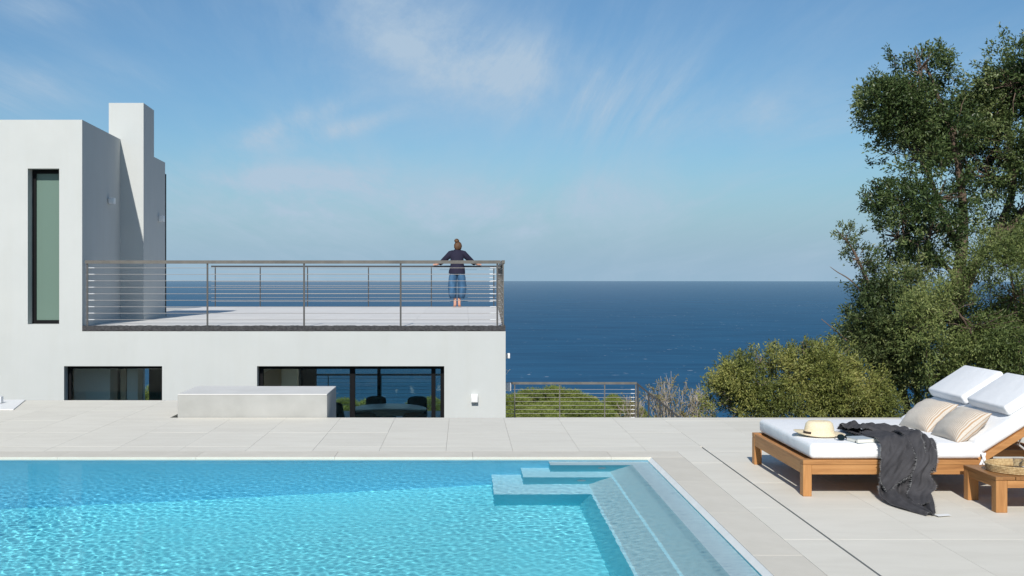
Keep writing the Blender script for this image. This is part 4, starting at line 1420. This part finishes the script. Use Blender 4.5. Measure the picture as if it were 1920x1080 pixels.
tumbler(3.99, 8.53, 0.034, 0.075, 'clear drinking glass on the wicker tray, the shorter one', 'drinking_glass')
jg = tumbler(4.09, 8.50, 0.046, 0.125, 'clear glass jug with handle on the wicker tray', 'glass_jug')
tube('handle', [(4.05, 8.475, TZ + 0.115), (4.02, 8.46, TZ + 0.11), (4.015, 8.46, TZ + 0.065), (4.05, 8.475, TZ + 0.05)], 0.005, 'clear_glass', jg, 8)
spn = tag(empty('spoon', (4.02, 8.33, TZ + 0.06)), 'metal spoon lying across the rim of the wicker tray', 'spoon')
tube('spoon_handle', [(3.94, 8.287, TZ + 0.063), (4.12, 8.33, TZ + 0.063)], [(0.004, 0.002), (0.003, 0.002)], 'steel', spn, 6)
loft('spoon_bowl', [(3.925, 8.284, TZ + 0.060, 0.010, 0.007), (3.925, 8.284, TZ + 0.064, 0.020, 0.013), (3.925, 8.284, TZ + 0.066, 0.019, 0.012)], 'steel', spn, 14)

# ------------------------------------------------------------------ vegetation
def leaves(name, base, direc, n_leaf, length, width, spread, mat, parent, seed, tint_bias=None, clump=None):
    """leaf blades (one folded quad each) scattered along many short twigs"""
    rg = np.random.default_rng(seed)
    m = len(base)
    N = m * n_leaf
    b = np.repeat(base, n_leaf, 0)
    d = np.repeat(direc, n_leaf, 0)
    t = rg.random((N, 1)) ** 0.8
    pos = b + d * t + rg.normal(0, spread, (N, 3))
    ax_ = d / (np.linalg.norm(d, axis=1)[:, None] + 1e-9) * 0.9 + rg.normal(0, 0.75, (N, 3))
    ax_ /= np.linalg.norm(ax_, axis=1)[:, None]
    up = rg.normal(0, 0.7, (N, 3)) + np.array([0, -0.15, 0.8])
    sd = np.cross(ax_, up); sd /= np.linalg.norm(sd, axis=1)[:, None] + 1e-9
    nrm = np.cross(sd, ax_)
    L = length * rg.uniform(0.65, 1.25, (N, 1)); Wd = width * rg.uniform(0.7, 1.2, (N, 1))
    v0 = pos
    v1 = pos + ax_ * L * 0.45 + sd * Wd * 0.5 + nrm * Wd * 0.12
    v2 = pos + ax_ * L - nrm * L * 0.10
    v3 = pos + ax_ * L * 0.45 - sd * Wd * 0.5 + nrm * Wd * 0.12
    V = np.stack([v0, v1, v2, v3], 1).reshape(-1, 3)
    q = np.arange(N * 4, dtype=np.int32).reshape(-1, 4)
    tw = np.repeat(rg.normal(0, 0.16, m) if clump is None else clump, n_leaf)
    tint = np.clip(0.45 + tw + rg.normal(0, 0.17, N), 0, 1)
    o = npmesh(name, V, q, mat, parent, False, tint)
    o['kind'] = 'stuff'
    return o


def hash_noise(p, s, seed):
    """cheap smooth pseudo noise of positions"""
    rg = np.random.default_rng(seed)
    out = np.zeros(len(p))
    for _ in range(6):
        k_ = rg.normal(0, 1, 3); k_ = k_ / np.linalg.norm(k_) * s * rg.uniform(0.6, 1.6)
        out += np.sin(p @ k_ + rg.random() * 6.283)
    return out / 6 ** 0.5


def blob_points(blobs, per, seed, thr=-0.6, ns=4.0, inner=0.45):
    rg = np.random.default_rng(seed)
    P, D, C = [], [], []
    for cx, cy, cz_, rx, ry, rz in blobs:
        n = int(per * (rx * ry * rz) ** (2 / 3) / 0.35)
        d = rg.normal(0, 1, (n, 3)); d /= np.linalg.norm(d, axis=1)[:, None]
        r = (inner ** 3 + (1 - inner ** 3) * rg.random(n)) ** (1 / 3)
        r = r * (1 + 0.16 * hash_noise(d * 3.0, 2.2, seed + 5))
        off = d * r[:, None] * np.array([rx, ry, rz])
        P.append(np.array([cx, cy, cz_]) + off)
        dd = d + np.array([0, 0, 0.35]) + rg.normal(0, 0.35, (n, 3))
        D.append(dd / np.linalg.norm(dd, axis=1)[:, None])
        C.append(np.full(n, 0))
    P, D = np.concatenate(P), np.concatenate(D)
    keep = hash_noise(P, ns, seed + 9) > thr
    return P[keep], D[keep]


def limb(V, F, a, b, r0, r1, seed, seg=7, wob=0.10, n=6):
    rg = random.Random(seed)
    a, b = Vector(a), Vector(b)
    L = (b - a).length
    pts, rad = [], []
    for i in range(n + 1):
        t = i / n
        w = math.sin(math.pi * t) * wob * L
        p = a.lerp(b, t) + Vector((rg.uniform(-1, 1) * w * 0.6, rg.uniform(-1, 1) * w * 0.6, w * 0.5 * rg.uniform(-0.3, 1)))
        pts.append(p); rad.append(r0 + (r1 - r0) * t)
    tube_vf(pts, rad, seg, V, F)
    return pts


def woody(name, label, cat, base, blobs, stems, per, n_leaf, tl, leaf, leaf_m, bark, seed, thr=-0.6, ns=4.0, twig_r=0.004, spread=0.02, group=None, inner=0.45, sub=14, sprays=10, slen=(0.2, 0.5)):
    """tree or shrub: stems = polylines (points, r0, r1); every leaf cluster hangs on a branch from the nearest stem"""
    r = tag(empty(name, base), label, cat, group)
    V, F = [], []
    nodes = []
    for pts, r0, r1 in stems:
        S = spline(pts, 3 * len(pts))
        rad = [r0 + (r1 - r0) * (i / (len(S) - 1)) ** 0.8 for i in range(len(S))]
        tube_vf([tuple(p) for p in S], rad, 9, V, F)
        nodes += [(S[i], rad[i]) for i in range(len(S) // 3, len(S))]
    NP = np.array([n_[0] for n_ in nodes]); NR = [n_[1] for n_ in nodes]
    rg = random.Random(seed)
    P, D = blob_points(blobs, per, seed, thr, ns, inner)
    tips = []
    for bi, (cx, cy, cz_, rx, ry, rz) in enumerate(blobs):
        c = np.array([cx, cy, cz_])
        j = int(np.argmin(((NP - c) ** 2).sum(1) + 0.6 * np.maximum(0, NP[:, 2] - cz_) ** 2))
        pts = limb(V, F, NP[j], c, min(NR[j] * 0.75, 0.012 + 0.03 * max(rx, rz)), 0.010, seed + bi, 7, 0.12)
        for s in range(sub):
            d = Vector((rg.gauss(0, 1), rg.gauss(0, 1), rg.gauss(0.3, 1))).normalized()
            e = Vector(c) + Vector((d.x * rx, d.y * ry, d.z * rz)) * rg.uniform(0.6, 0.95)
            st_ = pts[rg.randint(2, len(pts) - 1)]
            limb(V, F, st_, e, 0.010, twig_r * 0.6, seed + 31 * s + bi, 5, 0.10, 5)
    SP, SD = [], []
    for bi, (cx, cy, cz_, rx, ry, rz) in enumerate(blobs):       # loose sprays that break the outline
        for s in range(sprays):
            d = Vector((rg.gauss(0, 1), rg.gauss(0, 0.7), rg.gauss(0.5, 0.8))).normalized()
            a = Vector((cx + d.x * rx * 0.8, cy + d.y * ry * 0.8, cz_ + d.z * rz * 0.8))
            dd = (d + Vector((rg.gauss(0, 0.25), rg.gauss(0, 0.25), 0.35))).normalized()
            L_ = rg.uniform(*slen) * min(1.0, 0.35 + max(rx, rz) / 0.5)
            e = a + dd * L_
            limb(V, F, a, e, twig_r, twig_r * 0.35, seed + 71 * s + bi, 4, 0.05, 4)
            m_ = int(L_ / 0.045)
            for q_ in range(m_):
                p = a.lerp(e, (q_ + rg.random()) / m_)
                SP.append(tuple(p)); SD.append(tuple((dd + Vector((rg.gauss(0, 0.5), rg.gauss(0, 0.5), rg.gauss(0, 0.5)))).normalized() * 0.35))
    if SP:
        keepn = max(1, n_leaf // 4)
        SPa, SDa = np.repeat(np.array(SP), 1, 0), np.array(SD)
        P = np.concatenate([P, SPa]); D = np.concatenate([D, SDa])
    t_o = mesh('trunk', V, F, bark, r, True)
    leaves('crown', P, D * tl, n_leaf, leaf[0], leaf[1], spread, leaf_m, r, seed + 3, 0.0,
           0.24 * hash_noise(P, ns * 0.8, seed + 2) + np.random.default_rng(seed).normal(0, 0.08, len(P)))
    return r


def pxy(px, py, Y):
    """where a sight line through that point of the photograph meets depth Y"""
    return ((px - 870) * Y / 2220, CAMZ - (py - 517) * Y / 2220)


def B(px, py, Y, rx, ry, rz):
    x_, z_ = pxy(px, py, Y)
    s = Y / 2220
    return (x_, Y, z_, rx * s, ry, rz * s)


def Q(px, py, Y):
    x_, z_ = pxy(px, py, Y)
    return (x_, Y, z_)


# the tall holm oak
OY = 17.2
oak_blobs = [B(1722, 135, OY, 55, 0.45, 62), B(1690, 205, OY, 70, 0.6, 55), B(1755, 225, OY + 0.3, 85, 0.8, 70), B(1660, 190, OY - 0.2, 38, 0.35, 30),
             B(1715, 300, OY, 58, 0.6, 50), B(1800, 250, OY + 0.4, 75, 0.7, 75), B(1820, 330, OY + 0.5, 80, 0.7, 60), B(1700, 395, OY - 0.3, 58, 0.6, 46),
             B(1760, 370, OY - 0.2, 65, 0.6, 45), B(1685, 445, OY - 0.3, 45, 0.5, 35), B(1745, 440, OY - 0.4, 55, 0.5, 38), B(1905, 170, OY, 55, 0.6, 95),
             B(1960, 150, OY + 0.2, 70, 0.8, 90), B(1890, 300, OY + 0.2, 70, 0.8, 80), B(1960, 320, OY, 80, 0.9, 110), B(1900, 400, OY + 0.5, 60, 0.6, 60),
             B(1865, 210, OY + 0.5, 45, 0.5, 60), B(2030, 260, OY, 80, 0.9, 120), B(1720, 490, OY - 0.2, 35, 0.4, 26), B(1955, 450, OY + 0.3, 60, 0.7, 60)]
woody('holm_oak', 'tall dark green evergreen oak with bare forked trunk against the sky', 'tree', Q(1795, 800, OY), oak_blobs,
      [([Q(1800, 850, OY), Q(1796, 690, OY), Q(1792, 560, OY), Q(1803, 470, OY), Q(1806, 400, OY), Q(1795, 300, OY), Q(1765, 200, OY), Q(1735, 120, OY)], 0.145, 0.02),
       ([Q(1796, 570, OY), Q(1840, 480, OY + 0.1), Q(1900, 420, OY + 0.1), Q(1960, 330, OY), Q(1985, 220, OY)], 0.09, 0.025),
       ([Q(1803, 470, OY), Q(1775, 420, OY - 0.1), Q(1750, 350, OY - 0.1), Q(1715, 270, OY)], 0.07, 0.02),
       ([Q(1795, 520, OY), Q(1750, 480, OY - 0.3), Q(1700, 450, OY - 0.3), Q(1660, 440, OY - 0.3)], 0.04, 0.012),
       ([Q(1860, 460, OY), Q(1900, 350, OY + 0.3), Q(1890, 230, OY + 0.3), Q(1905, 130, OY)], 0.07, 0.02)],
      800, 15, 0.17, (0.060, 0.026), 'oak_leaf', 'bark', 101, 0.05, 5.0, 0.006, 0.03, None, 0.30, 12, 9, (0.15, 0.42))

# the dark feathery shrub standing under it, with long loose sprays
DY = 16.2
db = [B(1668, 612, DY, 66, 0.6, 62), B(1690, 548, DY, 42, 0.4, 34), B(1650, 570, DY - 0.1, 22, 0.3, 26), B(1640, 680, DY, 50, 0.5, 46), B(1720, 640, DY, 70, 0.6, 76),
      B(1606, 488, DY - 0.1, 12, 0.12, 18), B(1588, 452, DY - 0.1, 8, 0.08, 14), B(1630, 640, DY, 40, 0.4, 44), B(1700, 720, DY - 0.2, 50, 0.5, 36), B(1622, 520, DY, 16, 0.2, 24)]
woody('evergreen_shrub', 'large dark leafy shrub with loose sprays reaching out over the sea', 'shrub', Q(1700, 830, DY), db,
      [([Q(1715, 860, DY), Q(1700, 760, DY), Q(1670, 660, DY), Q(1640, 560, DY), Q(1600, 470, DY - 0.1), Q(1568, 430, DY - 0.1)], 0.07, 0.005),
       ([Q(1715, 860, DY), Q(1720, 740, DY), Q(1705, 620, DY), Q(1695, 500, DY)], 0.06, 0.01),
       ([Q(1700, 760, DY), Q(1640, 690, DY), Q(1590, 640, DY - 0.1), Q(1540, 598, DY - 0.1)], 0.03, 0.004),
       ([Q(1640, 580, DY), Q(1600, 530, DY - 0.1), Q(1570, 510, DY - 0.1), Q(1556, 500, DY - 0.1)], 0.015, 0.003)],
      900, 16, 0.22, (0.055, 0.021), 'shrub_leaf', 'bark', 202, -0.15, 6.0, 0.004, 0.025, None, 0.35, 12, 8, (0.15, 0.4))

# the paler, finer shrub on the right
FYY = 15.4
fb = [B(1830, 610, FYY, 100, 0.7, 70), B(1775, 585, FYY - 0.2, 56, 0.5, 34), B(1900, 560, FYY, 80, 0.7, 80), B(1880, 500, FYY, 45, 0.5, 45), B(1960, 620, FYY, 90, 0.8, 100),
      B(1790, 680, FYY + 0.3, 90, 0.6, 60), B(1880, 690, FYY + 0.3, 100, 0.7, 60), B(1720, 620, FYY - 0.1, 45, 0.4, 38), B(2030, 560, FYY, 80, 0.8, 110)]
woody('feathery_shrub', 'pale green fine-leaved shrub in front of the oak trunk', 'shrub', Q(1880, 850, FYY), fb,
      [([Q(1880, 860, FYY), Q(1870, 740, FYY), Q(1830, 640, FYY), Q(1780, 560, FYY - 0.2)], 0.05, 0.008),
       ([Q(1890, 860, FYY), Q(1910, 700, FYY), Q(1905, 580, FYY), Q(1885, 460, FYY)], 0.05, 0.006),
       ([Q(1900, 860, FYY), Q(1960, 700, FYY), Q(2000, 560, FYY)], 0.05, 0.01)],
      900, 18, 0.26, (0.050, 0.017), 'feather_leaf', 'bark', 303, -0.25, 6.0, 0.004, 0.03, None, 0.35, 12, 12, (0.2, 0.5))

# the rounded olive-green bush at the deck edge
BY_ = 15.3
bb = [B(1420, 735, BY_, 70, 0.6, 50), B(1480, 715, BY_, 66, 0.6, 46), B(1395, 712, BY_ - 0.1, 40, 0.4, 34), B(1545, 722, BY_, 75, 0.6, 56), B(1520, 685, BY_, 50, 0.45, 30),
      B(1428, 682, BY_, 28, 0.3, 22), B(1362, 745, BY_ - 0.1, 32, 0.4, 40), B(1600, 742, BY_ + 0.1, 55, 0.6, 52), B(1470, 770, BY_ - 0.2, 110, 0.6, 40), B(1590, 775, BY_ - 0.1, 80, 0.5, 40),
      B(1505, 660, BY_, 12, 0.15, 16), B(1380, 775, BY_ - 0.1, 55, 0.4, 36), B(1560, 675, BY_, 28, 0.3, 22), B(1640, 770, BY_, 34, 0.4, 40)]
woody('olive_bush', 'rounded yellow-green bush at the deck edge in front of the sea', 'bush', Q(1480, 880, BY_), bb,
      [([Q(1470, 880, BY_), Q(1450, 790, BY_), Q(1420, 720, BY_), Q(1400, 680, BY_)], 0.05, 0.008),
       ([Q(1490, 880, BY_), Q(1500, 780, BY_), Q(1510, 700, BY_), Q(1505, 640, BY_)], 0.05, 0.005),
       ([Q(1510, 880, BY_), Q(1560, 790, BY_), Q(1590, 720, BY_)], 0.05, 0.008)],
      1050, 17, 0.17, (0.046, 0.016), 'olive_leaf', 'twig', 404, -0.15, 8.0, 0.003, 0.02, None, 0.35, 14, 14, (0.08, 0.24))

# dry grey-twigged shrubs by the steps
def dry_shrub(name, label, px, py, w, h, Y, seed, nst=16, nl=7):
    bx, bz = pxy(px, py + h, Y)
    s = Y / 2220
    r = tag(empty(name, (bx, Y, bz - 0.8)), label, 'shrub', 'dry shrubs below the deck')
    rg = random.Random(seed)
    V, F, P, D = [], [], [], []
    for i in range(nst):
        ang = rg.uniform(-1, 1)
        tip = Vector((bx + ang * w * s * 0.5, Y + rg.uniform(-0.35, 0.35), bz + h * s * (1 - 0.45 * abs(ang) ** 1.5) * rg.uniform(0.7, 1.05)))
        st_ = Vector((bx + ang * 0.15, Y + rg.uniform(-0.1, 0.1), bz - 0.8))
        pts = limb(V, F, st_, tip, 0.014, 0.004, seed + i, 5, 0.06, 6)
        for k_ in range(9):
            a = pts[rg.randint(2, 5)]
            d = Vector((rg.gauss(0, 0.5), rg.gauss(0, 0.5), rg.uniform(0.3, 1))).normalized() * rg.uniform(0.12, 0.34)
            limb(V, F, a, a + d, 0.006, 0.0025, seed + i * 20 + k_, 4, 0.05, 3)
            if rg.random() < 0.75:
                P.append(tuple(a + d * 0.4)); D.append(tuple(d * 0.7))
    mesh('branches', V, F, 'dry_twig', r, True)
    leaves('foliage', np.array(P), np.array(D), nl, 0.05, 0.028, 0.02, 'dry_leaf', r, seed)


dry_shrub('dry_shrub', 'leggy dry shrub with grey twigs behind the sloping handrail', 1262, 700, 110, 88, 30.2, 7, 34, 14)
dry_shrub('dry_shrub', 'sparse grey dry shrub between the handrail shrub and the round bush', 1312, 722, 60, 66, 29.8, 17, 20, 6)
dry_shrub('dry_shrub', 'small yellowish dry shrub behind the patio railing corner', 1185, 742, 70, 50, 31.5, 27, 18, 12)


def umbrella_pine(px, py, w, h, Y, seed, label):
    """stone pine: a broad domed crown of many rounded clumps on forking limbs"""
    cx, zt = pxy(px, py, Y)
    s = Y / 2220
    gz = float(np.interp(Y, prof_y, prof_z)) - 1.5
    rg = random.Random(seed)
    r = tag(empty('stone_pine', (cx, Y, gz)), label, 'tree', 'stone pines on the slope below')
    V, F, blobs = [], [], []
    hw, hh = w * s / 2, h * s
    top = Vector((cx, Y, zt - hh))
    tube_vf([(cx, Y, gz), (cx + 0.2, Y, (gz + zt) / 2), tuple(top)], [0.28, 0.22, 0.18], 8, V, F)
    for i in range(34):
        a = rg.uniform(0, 6.283); q_ = math.sqrt(rg.random())
        bx, by = hw * q_ * math.cos(a), hw * 0.9 * q_ * math.sin(a)
        bz = zt - hh * 0.12 - hh * 0.85 * q_ ** 2.2 + rg.uniform(-0.16, 0.04) * hh
        rr = rg.uniform(0.30, 0.58) * min(1.4, hw * 0.42)
        blobs.append((cx + bx, Y + by, bz - rr * 0.3, rr, rr, rr * 0.66))
        limb(V, F, top, (cx + bx, Y + by, bz - rr * 0.6), 0.09, 0.03, seed + i, 6, 0.08, 5)
    mesh('trunk', V, F, 'bark', r, True)
    P, D = blob_points(blobs, 420, seed, -2.0, 2.0, 0.8)
    D = D + np.array([0, 0, 0.4])
    leaves('crown', P, D * 0.16, 9, 0.17, 0.030, 0.03, 'pine_needle', r, seed + 1, 0, 0.13 * hash_noise(P, 1.4, seed) + 0.02)


for px, py, w, h, Y, sd_, lb in ((1030, 733, 190, 40, 66, 1, 'broad rounded pine crown behind the patio railing beside the house'),
                                 (960, 744, 90, 40, 58, 2, 'pine crown half hidden behind the house corner'),
                                 (1155, 748, 110, 40, 62, 3, 'low rounded pine crown at the end of the patio railing'),
                                 (1085, 764, 150, 34, 50, 4, 'dense pine crown lowest on the slope behind the patio railing posts'),
                                 (800, 750, 110, 36, 64, 5, 'pine crown seen through the dining window beside its frame'),
                                 (660, 752, 120, 36, 66, 6, 'pine crown seen through the dining window beside the concrete block'),
                                 (275, 722, 110, 70, 60, 7, 'pine crown glimpsed through the narrow gap in the smaller ground floor window'),
                                 (985, 768, 130, 30, 48, 8, 'small pine crown low between house corner and first railing post')):
    umbrella_pine(px, py, w, h, Y, sd_, lb)

# a terracotta-roofed neighbour glimpsed between the pines
x_, z_ = pxy(1090, 770, 76)
nb = tag(empty('neighbour_house', (x_, 78, z_ - 5)), 'terracotta roofed house glimpsed between the pine crowns', 'house')
boxes('wall', [(x_ - 3, x_ + 1, 77, 83, z_ - 6, z_ - 0.9)], 'plaster', nb)
mesh('roof', [(x_ - 3.4, 76.6, z_ - 0.9), (x_ + 1.4, 76.6, z_ - 0.9), (x_ + 1.4, 83.4, z_ - 0.9), (x_ - 3.4, 83.4, z_ - 0.9), (x_ - 3.4, 80, z_ + 0.5), (x_ + 1.4, 80, z_ + 0.5)],
     [(0, 1, 5, 4), (2, 3, 4, 5), (0, 4, 3), (1, 2, 5), (0, 3, 2, 1)], 'terracotta', nb)
